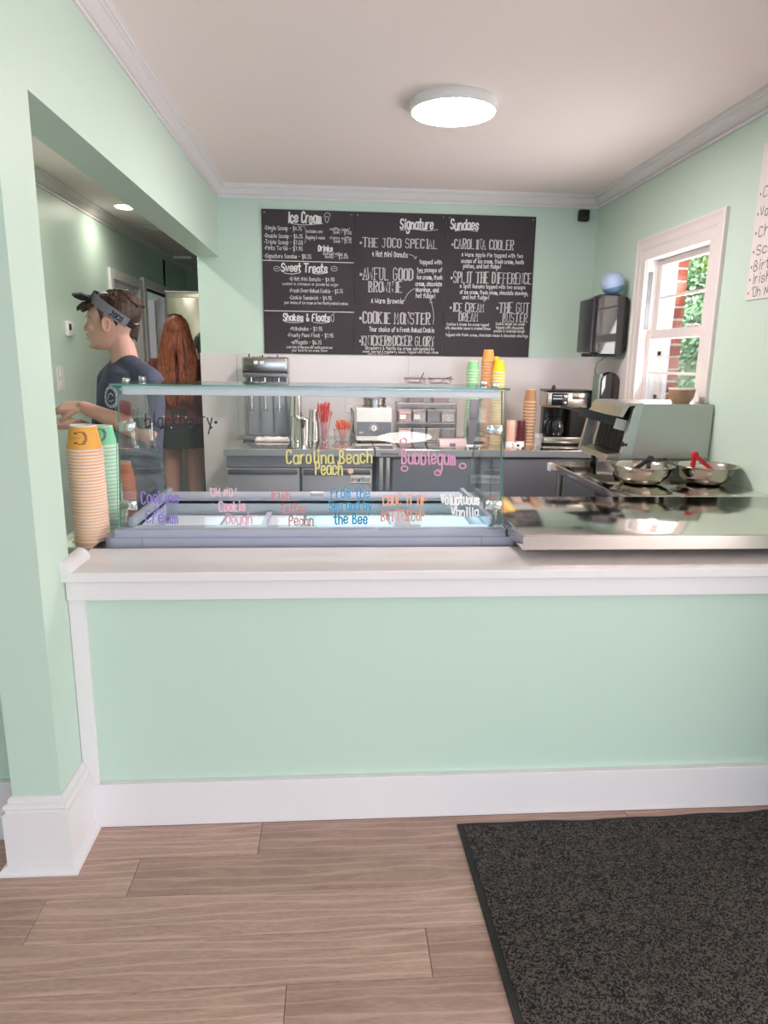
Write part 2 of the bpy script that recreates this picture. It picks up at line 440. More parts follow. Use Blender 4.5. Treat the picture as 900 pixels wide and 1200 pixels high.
# crown moulding all round
h = ZC-2.546
cp = [(0, 0), (.010, 0), (.010, .010), (.004, .012), (.004, .018), (.014, .020), (.022, .026), (.036, .040), (.044, .050), (.052, .052), (.052, .060), (.062, .062), (.062, h-.006), (.068, h-.005), (.068, h), (0, h)]
cp = [(a, b) for a, b in cp]
zb = ZC-h
def shift(path): return [(x, y, zb) for x, y in path]
struct('trim_6', sweep(NB(), cp, shift([(-3.2, 1.99), (-.936, 1.99), (-.936, 1.845), (XL, 1.845), (XL, YB), (XR, YB), (XR, YR), (XW, YR), (XW, YF)])), M_TRIM)
# the front of the shop, behind the camera: storefront glazing
struct('wall_entrance_right', bx(XR+.12, XW+.1, YR, YR+.12, 0, ZC), M_MINT)
struct('wall_entrance_side', bx(-3.3, -3.2, YF, 2.05, 0, ZC), M_MINT)
struct('wall_side_right', (lambda b: (holed(b, XW, XW+.1, YF, YR, 0, ZC, -2.6, .4, .55, 2.35), b)[1])(NB()), M_MINT)
w4 = struct('window_4', bx(XW+.06, XW+.066, -2.6, .4, .55, 2.35), M_GLASS)
struct('window_frame', (lambda b: ([box(b, XW+.04, XW+.09, y, y+.05, .55, 2.35) for y in (-2.6, -1.62, -.63, .35)], box(b, XW+.04, XW+.09, -2.6, .4, .55, .6), box(b, XW+.04, XW+.09, -2.6, .4, 2.3, 2.35), b)[-1])(NB()), M_TRIM, parent=w4)
PANES = ((-2.65, -1.39), (-1.18, -.40), (-.40, 1.22), (1.76, 3.25)); SZ0, SZ1 = .45, 2.14
bm = NB(); box(bm, -3.3, XW+.1, YF-.15, YF, SZ1, ZC); box(bm, -3.3, XW+.1, YF-.15, YF, 0, SZ0)
for a, b_ in ((-3.3, -2.65), (-1.39, -1.18), (1.22, 1.76), (3.25, XW+.1)): box(bm, a, b_, YF-.15, YF, SZ0, SZ1)
struct('wall_front', bm, M_MINT)
wf = struct('window_1', bx(-2.65, 3.25, YF-.09, YF-.084, SZ0, SZ1), M_GLASS)
bm = NB()
for a, b_ in PANES: box(bm, a, a+.03, YF-.11, YF-.05, SZ0, SZ1); box(bm, b_-.03, b_, YF-.11, YF-.05, SZ0, SZ1)
struct('window_frame', bm, M_TRIM, parent=wf)
# ---- side window: casing, jambs, two sashes
M_SASH = mat('window_white', (228, 219, 216), .4)
w2 = struct('window_2', (lambda b: (box(b, XR-.001, 2.0, WY1-.012, WY1, WZ0, WZ1), box(b, XR-.001, 2.0, WY0, WY0+.012, WZ0, WZ1), box(b, XR-.001, 2.0, WY0, WY1, WZ1-.012, WZ1), box(b, XR-.03, 2.0, WY0-.02, WY1+.02, WZ0-.03, WZ0+.005), b)[-1])(NB()), M_SASH)
pr = [(0, 0), (0, .018), (.012, .022), (.03, .016), (.06, .016), (.075, .011), (.105, .012), (.128, .012), (.130, .006), (.130, -.012)]
def casing(name, p0, p1, inw):
    """flat moulding on the right wall from p0 to p1 (y,z); inw = direction of the outer edge inward"""
    d = Vector((0, p1[0]-p0[0], p1[1]-p0[1])).normalized(); n_ = Vector((0, *inw))
    rings = []
    for (p, sgn) in ((p0, 1), (p1, -1)):
        rings.append([Vector((XR-t, p[0], p[1])) + n_*a + d*(a*sgn) for a, t in pr])
    return struct(name, loft(NB(), rings), M_SASH, parent=w2)
OY0, OY1, OZ1 = 3.345, 4.325, 2.215
casing('casing', (OY1, WZ0-.03), (OY1, OZ1), (-1, 0)); casing('casing', (OY0, WZ0-.03), (OY0, OZ1), (1, 0)); casing('casing', (OY0, OZ1), (OY1, OZ1), (0, -1))
def sash(name, x, y0, y1, z0, z1, st, rail_top, rail_bot, mz):
    bm = NB(); t = .03
    box(bm, x, x+t, y0, y0+st, z0, z1, .003); box(bm, x, x+t, y1-st, y1, z0, z1, .003)
    box(bm, x, x+t, y0+st, y1-st, z0, z0+rail_bot, .003); box(bm, x, x+t, y0+st, y1-st, z1-rail_top, z1, .003)
    s = struct(name, bm, M_SASH, parent=w2)
    struct('muntin', bx(x+.005, x+.022, y0+st, y1-st, mz-.007, mz+.007), M_SASH, parent=s)
    struct('pane', bx(x+.012, x+.015, y0+st-.004, y1-st+.004, z0+rail_bot-.004, z1-rail_top+.004), M_GLASS, parent=s)
sash('lower_sash', 1.885, WY0+.012, WY1-.012, WZ0+.005, 1.685, .05, .055, .07, 1.437)
sash('upper_sash', 1.92, WY0+.012, WY1-.012, 1.64, WZ1-.012, .045, .035, .045, 1.87)
struct('sash_track', bx(XR+.01, 1.885, WY1-.016, WY1-.012, 1.69, 2.02), M_DSTEEL, parent=w2)
struct('sash_lock', box(bx(1.875, 1.895, 3.62, 3.68, 1.686, 1.70, .003), 1.872, 1.90, 3.60, 3.62, 1.686, 1.695, .002), M_SASH, parent=w2)
for z in (1.55, 1.29): struct('window_latch', bx(1.96, 1.975, WY1-.03, WY1-.012, z-.012, z+.012, .002), M_BLACK, parent=w2)
# brick skin of the house outside, laid brick by brick where the window shows it
M_BR = [mat('brick_%d' % i, c, .8, bump=.4, bscale=60, var=.12, vscale=9) for i, c in enumerate(((178, 98, 74), (190, 112, 86), (165, 88, 68)))]
M_MORT = mat('mortar', (214, 204, 192), .9, bump=.3, bscale=80)
bm = NB(); holed(bm, 2.005, 2.105, 2.6, 5.3, -.3, 2.9, WY0+.06, WY1+.008, .9, WZ1+.1)
ob = struct('wall_outside', bm, M_MORT)
bme = []
for k in range(3):
    b_ = bx(0, .096, 0, .20, 0, .060, .003, seg=1); me = bpy.data.meshes.new('brick'); bmesh.ops.recalc_face_normals(b_, faces=b_.faces); b_.to_mesh(me); b_.free(); me.materials.append(M_BR[k]); bme.append(me)
for k in range(17):
    z = .95+k*.0735
    for j in range(2):
        o = bpy.data.objects.new('brick', bme[(k+j) % 3]); C.objects.link(o); o.parent = ob
        o.location = (2.013, WY1+.002 + j*.214 - (.1 if k % 2 and j else 0), z)
        if k % 2 and j == 0: o.scale.y = .5
struct('brickmould', box(bx(2.0, 2.03, WY1-.03, WY1+.003, .95, 2.14, .003), 1.995, 2.01, WY1-.05, WY1, .95, 2.14), M_SASH, parent=w2)
# ---- passage beyond the opening
XH = -1.905
M_HALL = mat('passage_mint', (172, 196, 172), .5)
bm = NB()
box(bm, XH-.1, XH, 2.05, 6.30, 0, ZC); box(bm, XH-.1, XH, 6.30, 8.3, 2.13, ZC); box(bm, XH-.1, XH, 7.18, 7.30, 0, 2.13); box(bm, XH-.1, XH, 8.22, 9.9, 0, ZC)
struct('wall_passage_left', bm, M_MINT)
struct('wall_passage_end', bx(-2.0, .2, 9.4, 9.5, 0, ZC), M_MINT)
struct('wall_passage_right', bx(-.1, .0, YB+.14, 9.4, 0, ZC), M_MINT)
struct('trim_7', sweep(NB(), cp, shift([(XH, 2.06), (XH, 9.4), (-.1, 9.4)])), M_TRIM)
struct('baseboard_passage', bx(XH, XH+.015, 2.06, 6.22, 0, .14), M_TRIM)
def door_frame(name, ya, yb, zt, pro):
    bm = NB()
    box(bm, XH, XH+pro, ya-.085, ya, 0, zt+.085, .004); box(bm, XH, XH+pro, yb, yb+.085, 0, zt+.085, .004); box(bm, XH, XH+pro, ya, yb, zt, zt+.085, .004)
    box(bm, XH-.11, XH, ya-.001, ya+.018, 0, zt); box(bm, XH-.11, XH, yb-.018, yb+.001, 0, zt); box(bm, XH-.11, XH, ya, yb, zt-.018, zt+.001)
    return struct(name, bm, M_TRIM)
door_frame('door_1', 6.32, 7.14, 2.13, .025); door_frame('door_2', 7.32, 8.22, 2.16, .04)
struct('door_panel', bx(XH-.75, XH-.1, 7.08, 7.12, .01, 2.1, .003), M_TRIM, parent=bpy.data.objects['door_1'])
struct('door_panel', bx(XH-.8, XH-.1, 8.16, 8.2, .01, 2.1, .003), M_TRIM, parent=bpy.data.objects['door_2'])
# rooms behind the two doorways
bm = NB(); box(bm, -4.2, -4.1, 5.2, 9.9, 0, ZC); box(bm, -4.1, XH-.1, 5.2, 5.3, 0, ZC); box(bm, -4.1, XH-.1, 9.8, 9.9, 0, .75); box(bm, -4.1, XH-.1, 9.8, 9.9, 1.85, ZC); box(bm, -4.1, -3.3, 9.8, 9.9, .75, 1.85); box(bm, -2.25, XH-.1, 9.8, 9.9, .75, 1.85)
struct('wall_back_room', bm, M_MINT)
struct('ceiling_back_room', bx(-4.2, XH-.1, 5.2, 9.9, ZC, ZC+.1), M_CEIL)
w3 = struct('window_3', bx(-3.3, -2.25, 9.84, 9.85, .75, 1.85), M_GLASS)
bm = NB()
for x in (-3.3, -2.80, -2.58, -2.28): box(bm, x-.015, x+.015, 9.78, 9.82, .75, 1.85)
for z in (.75, 1.3, 1.55, 1.83): box(bm, -3.3, -2.25, 9.78, 9.82, z-.012, z+.018)
struct('window_frame', bm, M_BLACK, parent=w3)
struct('roof_overhang', box(bx(-4.3, 2.4, YR, 10, ZC+.12, ZC+.3), -4.3, 4.6, YF-1.3, YR, ZC+.12, ZC+.3), M_TRIM)['kind'] = 'structure'
bpy.data.objects['roof_overhang'].name = 'roof'
# ------------------------------------------------------------------ outdoors beyond the side window
M_ASPH = mat('asphalt', (132, 130, 132), .9, bump=.4, bscale=20, var=.1)
struct('ground_outside', bx(-40, 60, -40, 60, -.5, -.35), M_ASPH)
struct('ground_strip', bx(8, 30, 13, 26, -.35, -.28), mat('grass', (104, 128, 70), .9, var=.3, vscale=8))['kind'] = 'structure'
def leaf_mat(name, rgb):
    m = mat(name, rgb, .55, var=.35, vscale=2.5); b = m.node_tree.nodes['Principled BSDF']; b.inputs['Subsurface Weight'].default_value = 0
    return m
def tree(name, label, loc, h, r, rgb, nl=5000, squash=.8, cat='tree'):
    rnd = random.Random(int(loc[0]*100+loc[1]*10)); t = thing(name, label, cat, loc)
    bm = NB(); tube(bm, [(0, 0, -.1), (.1, .05, h*.3), (-.05, 0, h*.6), (0, 0, h*.8)], [h*.035, h*.03, h*.022, h*.01])
    for k in range(6):
        a = k*1.05; tube(bm, [(0, 0, h*(.35+.05*k)), (cos(a)*r*.4, sin(a)*r*.4, h*(.5+.05*k)), (cos(a)*r*.75, sin(a)*r*.75, h*(.6+.05*k))], [h*.015, h*.009, h*.004], 6)
    obj('trunk', bm, mat('bark', (96, 78, 62), .9), t, 60)
    blobs = [(Vector((rnd.uniform(-1, 1)*r*.6, rnd.uniform(-1, 1)*r*.6, h*.62+rnd.uniform(-1, 1)*h*.26)), rnd.uniform(.35, .6)*r) for _ in range(14)]
    V = []; Fc = []; s = r*.03
    for _ in range(nl):
        c, br = rnd.choice(blobs); d = Vector((rnd.gauss(0, 1), rnd.gauss(0, 1), rnd.gauss(0, 1))).normalized()
        p = c + d*br*rnd.uniform(.75, 1.05); u = (d.orthogonal()+Vector((rnd.uniform(-1, 1), rnd.uniform(-1, 1), rnd.uniform(-1, 1)))*.8).normalized(); v = d.cross(u).normalized()
        i = len(V); V += [p-u*s, p+v*s*.6, p+u*s, p-v*s*.6]; Fc.append((i, i+1, i+2, i+3))
    me = bpy.data.meshes.new('foliage'); me.from_pydata(V, [], Fc); o = link('foliage', me, leaf_mat('leaves_'+name, rgb), t); o['kind'] = 'stuff'
    return t
tree('pale_tree', 'tall sunlit yellow-green leafy tree outside the side window', (10.6, 20.0, -.35), 9.0, 3.0, (216, 226, 140), 16000)
tree('dark_tree', 'darker green bushy tree below the pale tree outside the window', (8.1, 14.9, -.35), 4.6, 1.9, (120, 152, 112), 12000)
tree('garden_shrub', 'low yellow-green shrub in front of the dark tree outside', (7.0, 12.0, -.35), 1.5, .75, (190, 176, 90), 5000, cat='shrub')
tree('far_tree', 'broad green tree far right outside the window', (15.5, 15.5, -.35), 8, 3.0, (176, 200, 120), 12000)
tree('left_tree', 'green leafy tree just beside the brick edge outside', (5.2, 19.5, -.35), 8, 2.2, (200, 215, 130), 12000)
# parked car
car = thing('car', 'pale blue parked car outside the side window, windscreen shining', 'car', (5.3, 9.2, -.35), rad(100))
CP = [(-2.2, .35), (-2.15, .75), (-1.9, .9), (-1.2, .98), (-.55, 1.42), (.7, 1.45), (1.5, 1.0), (2.1, .92), (2.25, .6), (2.2, .32)]
bm = NB(); rings = []
for yy, k in ((-.86, .93), (-.80, 1), (.80, 1), (.86, .93)): rings.append([(x, yy if z < 1.0 else yy*.86, .3+(z-.3)*(1 if k == 1 else .97)) for x, z in CP])
loft(bm, rings); obj('body', bm, mat('car_paint', (150, 172, 205), .2, .3, coat=1), car, 35)
M_CGL = mat('car_glass', (40, 52, 62), .05, spec=.8)
for pts in ([(-1.22, .99), (-.56, 1.40)], [(1.48, 1.01), (.72, 1.42)]):
    (xa, za), (xb, zb_) = pts; s = .012 if xa > 0 else -.012
    obj('windscreen', hexa(NB(), [(xa+s, -.66, za), (xa+s, .66, za), (xa, .66, za-.01), (xa, -.66, za-.01), (xb+s, -.58, zb_), (xb+s, .58, zb_), (xb, .58, zb_-.01), (xb, -.58, zb_-.01)]), M_CGL, car)
for s in (-1, 1):
    obj('side_window', prism(NB(), [(-1.05, 1.02), (-.52, 1.36), (.66, 1.38), (1.3, 1.02)], (0, s*.72, 0), (1, 0, 0), (0, 0, 1), (0, s*.03, 0)), M_CGL, car)
    for x in (-1.4, 1.4):
        M_ = Matrix.Translation((x, s*.78, .31)) @ Matrix.Rotation(pi/2, 4, 'X')
        obj('wheel', lathe(NB(), [(.12, -.1), (.3, -.1), (.31, -.06), (.31, .06), (.3, .1), (.12, .1)], n=24, M=M_), M_BLACKM, car, 40)
# ------------------------------------------------------------------ lamps of the room
M_LAMP = mat('lamp_diffuser', (255, 241, 239), .5, emis=130)
M_LAMP_B = mat('lamp_diffuser_dim', (255, 246, 240), .5, emis=15)
M_LAMP2 = mat('spot_diffuser', (255, 244, 226), .5, emis=22)
def ceiling_lamp(label, x, y, r, m, group=None):
    t = thing('ceiling_light', label, 'ceiling light', (x, y, ZC))
    obj('housing', lathe(NB(), [(r*.985, 0), (r, -.004), (r, -.040), (r*.985, -.044), (r*.955, -.044), (r*.955, -.036), (.01, -.036)], n=64), M_WHITE, t, 40)
    obj('diffuser', lathe(NB(), [(r*.954, -.037), (r*.95, -.0405), (.001, -.0405)], n=64, cap=False), m, t)
    return t
ceiling_lamp('round flush white ceiling light glowing above the serving counter', .534, 3.40, .196, M_LAMP)
ceiling_lamp('larger round ceiling light over the customer side by the storefront', .88, -3.84, .36, M_LAMP_B)
for lab, x, y, e_ in (('small glowing recessed ceiling spot in the passage', -1.63, 5.88, 3.5), ('added recessed ceiling spot of the passage, out of view, brightening its wall', -1.45, 4.3, 8)):  # second spot is unseen, added to brighten the passage wall
    t = thing('recessed_light', lab, 'ceiling light', (x, y, ZC))
    obj('trim_ring', lathe(NB(), [(.055, 0), (.082, 0), (.084, -.004), (.055, -.006)], n=32), M_WHITE, t, 40)
    obj('diffuser', lathe(NB(), [(.075, -.005), (.06, -.012), (.03, -.016), (.001, -.017)], n=32, cap=False), M_LAMP2, t)
    lamp('passage_spot', 'AREA', (x, y, ZC-.03), e_, (1, .94, .84), .12)
t = thing('ceiling_vent', 'white rectangular air vent on the passage ceiling', 'vent', (-1.55, 6.76, ZC))
obj('frame', bx(-.15, .15, -.09, .09, -.012, 0, .003), M_WHITE, t)
for k in range(6): obj('slat', bx(-.13, .13, -.07+k*.025, -.058+k*.025, -.016, -.011), M_WHITE, t)
t = thing('hanging_sign_bracket', 'small white bracket hanging from the passage ceiling', 'bracket', (-1.56, 7.6, ZC))
obj('rod', tube(NB(), [(0, 0, 0), (0, 0, -.13)], .006), M_WHITE, t)
obj('bar', bx(-.09, .09, -.02, .02, -.155, -.128, .004), M_WHITE, t)
# ------------------------------------------------------------------ serving side: steel tables
ZT = .95
M_LEG = M_EDGE
def leg(name, x, y, z1, par, r=.02):
    o = obj(name, lathe(NB(), [(r, .06), (r, z1)], (x, y, 0), 16), M_LEG, par, 40)
    obj('foot', lathe(NB(), [(r*.7, 0), (r*1.1, .01), (r*1.1, .05), (r, .065)], (x, y, 0), 16), M_BLACKM, o, 40)
t = thing('steel_serving_table', 'wide polished steel table running along the white ledge to the right wall', 'table', (0, 0, 0))
def steel_top(x0, x1, y0, y1, z, drop, par, name='tabletop', m=None):
    return obj(name, bx(x0, x1, y0, y1, z-drop, z, .004, seg=3), m or M_TOP, par, 40)
steel_top(.598, XR-.003, 2.094, 2.726, ZT, .05, t, m=[M_TOP])
obj('front_lip', bx(.5975, XR-.003, 2.0925, 2.096, ZT-.0495, ZT-.003, .001, seg=1), M_EDGE, t)
for x, y in ((.66, 2.32), (.66, 2.68), (1.75, 2.32), (1.75, 2.68)): leg('leg', x, y, ZT-.04, t)
obj('undershelf', bx(.66, 1.75, 2.32, 2.68, .25, .27), M_DSTEEL, t)
t = thing('steel_side_table', 'polished steel table along the right wall carrying the toaster and bowls', 'table')
steel_top(1.19, XR-.003, 2.729, 3.735, ZT, .042, t)
obj('corner_bracket', bx(1.180, 1.192, 3.70, 3.738, ZT-.05, ZT-.008, .002), M_WHITE, t)
for x, y in ((1.24, 2.80), (1.24, 3.68), (1.80, 2.80), (1.80, 3.68)): leg('leg', x, y, ZT-.04, t)
obj('undershelf', bx(1.22, 1.82, 2.80, 3.68, .25, .27), M_DSTEEL, t)
t = thing('steel_stand', 'low steel stand beside the display case holding the stacked cups', 'table')
ZS = .87
steel_top(-.945, -.80, 2.262, 2.95, ZS, .035, t)
for x, y in ((-.93, 2.28), (-.815, 2.28), (-.93, 2.93), (-.815, 2.93)): leg('leg', x, y, ZS-.03, t, .012)
# ---- back counters (worktop refrigerators), z = .94
ZB = .94
M_DOOR = mat('fridge_door_steel', (172, 172, 177), .4, .45, bump=.04, bscale=20, aniso=(60, 60, 1))
M_FDARK = mat('shaded_fridge_front', (112, 113, 120), .4, .35)  # stainless front standing in shade, the shade put into its base colour
def flat_xz(o, y):            # text plane facing the camera side (-y)
    return lambda u, v, l=0: (o[0]+u, y-.001-l, o[1]+v)
t = thing('worktop_fridge', 'stainless worktop refrigerator under the milkshake mixer, two steel doors', 'refrigerator')
X0, X1, YF_, YK = -.688, .246, 4.29, YB-.012
obj('worktop', bx(X0, X1, YF_, YK, ZB-.045, ZB, .005, seg=3), M_TOP, t, 40)
obj('front_edge', bx(X0, X1, YF_-.0015, YF_+.002, ZB-.044, ZB-.003, .001, seg=1), mat('satin_steel', (176, 174, 176), .4, .5), t)
obj('cabinet', bx(X0+.01, X1-.01, YF_+.05, YK-.02, .12, ZB-.046, .003), M_DSTEEL, t)
obj('vent_strip', bx(X0+.012, X1-.012, YF_+.035, YF_+.052, ZB-.118, ZB-.05, .002), M_DOOR, t)
for a, b in ((X0+.014, -.225), (-.208, X1-.014)):
    d = obj('door', bx(a, b, YF_+.008, YF_+.048, .17, ZB-.125, .006), M_DOOR, t, 40)
    obj('handle', bx(a+.01, b-.01, YF_+.0, YF_+.012, ZB-.16, ZB-.128, .005), M_DSTEEL, d, 40)
pl = obj('brand_plate', bx(.095, .225, YF_+.0035, YF_+.0085, ZB-.215, ZB-.165, .002), M_WHITE, t)
bm = NB(); text(bm, 'Avantco', .10, ZB-.203, .028, flat_xz((0, 0), YF_+.0035), width=.118, thick=.12, slant=.15)
obj('lettering', bm, M_BLACK, pl)
for x in (X0+.08, X1-.08):
    for y in (4.40, 4.98): leg('leg', x, y, .13, t, .02)
t = thing('shaded_worktop_fridge', 'worktop refrigerator with steel front darkened for shade, under coffee maker and cup stacks', 'refrigerator')
X0, X1 = .252, 1.70
obj('worktop', bx(X0, X1, YF_, YK, ZB-.05, ZB, .005, seg=3), M_TOP, t, 40)
obj('front_edge', bx(X0, X1, YF_-.0015, YF_+.002, ZB-.044, ZB-.003, .001, seg=1), mat('satin_steel', (176, 174, 176), .4, .5), t)
obj('cabinet', bx(X0+.01, X1-.01, YF_+.05, YK-.02, .12, ZB-.051, .003), M_DSTEEL, t)
for x in (.275, .318): obj('side_post', bx(x, x+.03, YF_+.02, YF_+.05, .12, ZB-.052, .006), M_EDGE, t, 40)
for a, b in ((.362, .99), (1.0, X1-.014)): obj('door', bx(a, b, YF_+.01, YF_+.048, .17, ZB-.056, .006), M_FDARK, t, 40)
pl = obj('brand_plate', bx(.865, .985, YF_+.005, YF_+.0105, ZB-.215, ZB-.16, .002), mat('grey_plate', (176, 178, 186), .4), t)  # mirrored brand name: a reflection built as a solid plate
bm = NB(); text(bm, 'Avantco', .0, .0, .028, lambda u, v, l=0: (.98-u, YF_+.004, ZB-.20+v), width=.108, thick=.12, slant=.15)
obj('lettering', bm, M_DSTEEL, pl)
obj('name_strip', bx(.285, .40, YF_-.002, YF_+.001, ZB-.036, ZB-.022), mat('grey_print', (120, 122, 130), .5), t)
for x in (X0+.08, X1-.08):
    for y in (4.40, 4.98): leg('leg', x, y, .13, t, .02)
# ------------------------------------------------------------------ ice cream display case
t = thing('ice_cream_display_case', 'grey ice cream dipping case with slanted glass front covered in painted flavour names', 'display case')
DX0, DX1, DY0, DY1 = -.745, .600, 2.325, 3.0
obj('cabinet', bx(DX0, DX1, DY0, DY1, .10, .80, .01), M_CASE, t, 40)
def bumper(x0, x1, y0, y1, r):
    out = []
    for cx, cy, a in ((x1-r, y0+r, -90), (x1-r, y1-r, 0), (x0+r, y1-r, 90), (x0+r, y0+r, 180)):
        for k in range(5): out.append((cx+r*cos(rad(a+22.5*k)), cy+r*sin(rad(a+22.5*k))))
    return out
def ring_frame(bm, outer, inner, z0, z1):
    n = len(outer)
    O0 = [bm.verts.new((x, y, z0)) for x, y in outer]; O1 = [bm.verts.new((x, y, z1)) for x, y in outer]
    I0 = [bm.verts.new((x, y, z0)) for x, y in inner]; I1 = [bm.verts.new((x, y, z1)) for x, y in inner]
    for i in range(n):
        j = (i+1) % n
        for q in ((O0[i], O0[j], O1[j], O1[i]), (I0[j], I0[i], I1[i], I1[j]), (O1[i], O1[j], I1[j], I1[i]), (O0[j], O0[i], I0[i], I0[j])): bm.faces.new(q)
    return bm
WX0, WX1, WY0_, WY1_ = DX0+.045, DX1-.045, DY0+.05, 2.86
obj('bumper', ring_frame(NB(), bumper(-.775, .632, 2.288, 3.02, .035), bumper(-.745, .60, 2.325, 3.0, .02), .80, .893), M_CASE, t, 40)
for x in (-.648, .505): obj('bumper_joint', bx(x, x+.003, 2.2865, 2.292, .80, .893), M_CASED, t)
obj('top_frame', ring_frame(NB(), bumper(DX0+.004, DX1-.004, 2.30, 2.99, .006), bumper(WX0, WX1, WY0_, WY1_, .004), .893, .918), M_CASE, t, 30)
obj('side_track', bx(WX0-.005, WX0+.012, WY0_-.03, 2.93, .918, .948, .002), M_CASED, t)
obj('side_track', bx(WX1-.012, WX1+.005, WY0_-.03, 2.93, .918, .948, .002), M_CASED, t)
bm = NB(); box(bm, WX0, WX1, WY1_, WY1_+.012, .70, .905); box(bm, WX0, WX1, WY0_-.012, WY0_, .70, .905)
box(bm, WX0-.012, WX0, WY0_, WY1_, .70, .905); box(bm, WX1, WX1+.012, WY0_, WY1_, .70, .905); box(bm, WX0, WX1, WY0_, WY1_, .69, .70)
obj('inner_well', bm, mat('well_liner', (205, 212, 226), .3), t)
M_LIDW = mat('reflection_white_lid', (228, 232, 240), .3); M_LIDC = mat('reflection_cyan_lid', (196, 236, 242), .3)  # lid panels stand in for storefront windows reflected in the front glass
for a, b, m in ((-.665, -.455, M_LIDW), (-.445, -.285, M_LIDW), (-.265, -.13, M_LIDW), (-.12, .215, M_LIDC), (.30, .54, M_LIDC)):
    obj('reflection_lid', bx(a, b, WY0_+.012, WY1_-.02, .838, .848, .004), m, t, 40)
for x in (-.275, .255): obj('well_divider', bx(x-.012 if x < 0 else x-.035, x+.012 if x < 0 else x+.038, WY0_, WY1_, .80, .862, .003), M_CASE, t)
obj('rear_rail', bx(WX0, WX1, WY1_+.014, 2.984, .916, .921, .002), M_CASE, t, 40)
obj('lid_lock', box(box(bx(-.105, -.050, 2.895, 2.93, .921, .933, .003), -.095, -.088, 2.890, 2.896, .923, .931, mi=0), -.068, -.061, 2.890, 2.896, .923, .931), M_WHITE, t)
# glass: slanted front, two side sheets, top shelf; every sheet has green edges
def sheet(name, q, th, par, edge=M_GEDGE):
    """q = 4 corners; extruded by vector th; faces clear, edges green"""
    bm = NB(); th = Vector(th); a = [bm.verts.new(p) for p in q]; b = [bm.verts.new(Vector(p)+th) for p in q]
    bm.faces.new(a[::-1]); bm.faces.new(b)
    for i in range(4):
        j = (i+1) % 4; bm.faces.new((a[i], a[j], b[j], b[i])).material_index = 1
    return obj(name, bm, [M_GLASS, edge], par)
GB, GT = Vector((0, 2.335, .918)), Vector((0, 2.412, 1.388))
gd = (GT-GB).normalized(); gn = Vector((0, -gd.z, gd.y))
GX0, GX1 = -.738, .592
sheet('front_glass', [(GX0, *GB.yz), (GX1, *GB.yz), (GX1, *GT.yz), (GX0, *GT.yz)], -gn*.006, t)
for x in (GX0+.004, GX1-.010):
    sheet('side_glass', [(x, 2.345, .92), (x, 2.985, .92), (x, 2.735, 1.388), (x, 2.422, 1.388)], (.006, 0, 0), t)
sheet('top_glass', [(GX0-.012, 2.385, 1.392), (GX1+.012, 2.385, 1.392), (GX1+.012, 2.755, 1.392), (GX0-.012, 2.755, 1.392)], (0, 0, .007), t)
obj('light_bar', bx(GX0+.02, GX1-.012, 2.418, 2.442, 1.362, 1.391, .004), mat('light_bar_white', (232, 232, 244), .35), t, 40)
def clamp(x, y, z, sx):
    o = obj('clamp', bx(x-.050 if sx < 0 else x-.006, x+.006 if sx < 0 else x+.050, y-.008, y+.010, z-.017, z+.017, .003), M_CHROME, t, 40)
    M_ = Matrix.Translation((x+sx*.030, y-.009, z)) @ Matrix.Rotation(pi/2, 4, 'X')
    obj('clamp_knob', lathe(NB(), [(.015, 0), (.015, .006), (.012, .010), (.001, .011)], n=20, M=M_), M_CHROME, o, 40)
for (x, sx) in ((GX0+.012, 1), (GX1-.012, -1)):
    for z in (1.255, .992):
        p = GB + gd*((z-GB.z)/gd.z); clamp(x, p.y+.012 , z, sx)
    for y in (2.46, 2.66):
        bm = NB(); box(bm, x+sx*.012-.011, x+sx*.012+.011, y-.011, y+.011, 1.399, 1.416, .002); box(bm, x+sx*.0-.004, x+sx*.026+.0, y-.009, y+.009, 1.362, 1.391, .002) if sx > 0 else box(bm, x-.026, x+.004, y-.009, y+.009, 1.362, 1.391, .002)
        obj('shelf_clamp', bm, M_CHROME, t, 40)
    obj('corner_post', bx(min(x, x+sx*.012), max(x, x+sx*.012), 2.375, 2.387, .918, .985, .003), M_CHROME, t)
# painted flavour names on the inside of the front glass
def onglass(px, py):
    d = (at(px, py, 1, 2.3)-EYE); k = ((GB-EYE).dot(gn))/d.dot(gn); P = EYE+d*k
    return P.x, (P-GB).dot(gd)
def gplace(u, v, l=0): return Vector((u, GB.y, GB.z)) + gd*v + gn*(.0012+l)
def glass_text(s, px0, px1, pyb, hpx, col, thick=.13, slant=0, slab=False, wob=.4, double=False):
    a = onglass(px0, pyb); b = onglass(px1, pyb); hh = abs(onglass(px0, pyb-hpx)[1]-a[1]); bm = NB()
    dv = (b[1]-a[1])/(b[0]-a[0])
    text(bm, s, a[0], 0, hh, lambda u, v, l=0: gplace(u, v+a[1]+dv*(u-a[0]), l), width=b[0]-a[0], thick=thick, slant=slant, slab=slab, wob=wob, double=double)
    return obj('painted_lettering', bm, mat('paint_%d_%d_%d' % col, col, .6), t)
glass_text('blackberry', 171, 250, 501, 17, (52, 50, 54), .09)
glass_text('Carolina Beach', 336, 437, 543, 15, (238, 226, 140), .12)
glass_text('Peach', 370, 402, 556, 15, (238, 226, 140), .12)
glass_text('Bubblegum', 471, 535, 544, 17, (226, 160, 196), .12)
glass_text('Cookies', 166, 210, 590, 14, (150, 128, 206), .13)
glass_text('and', 180, 192, 601, 9, (150, 128, 206), .12)
glass_text('Cream', 171, 210, 613, 14, (150, 128, 206), .13)
glass_text("'OH NO'", 244, 277, 581, 9, (248, 200, 212), .16)
glass_text('Cookie', 257, 288, 599, 12, (248, 190, 208), .15)
glass_text('Dough', 265, 296, 614, 12, (240, 176, 200), .13)
glass_text('Irish', 317, 341, 586, 12, (214, 140, 140), .12)
glass_text('Toffee', 329, 359, 602, 11, (214, 140, 140), .11)
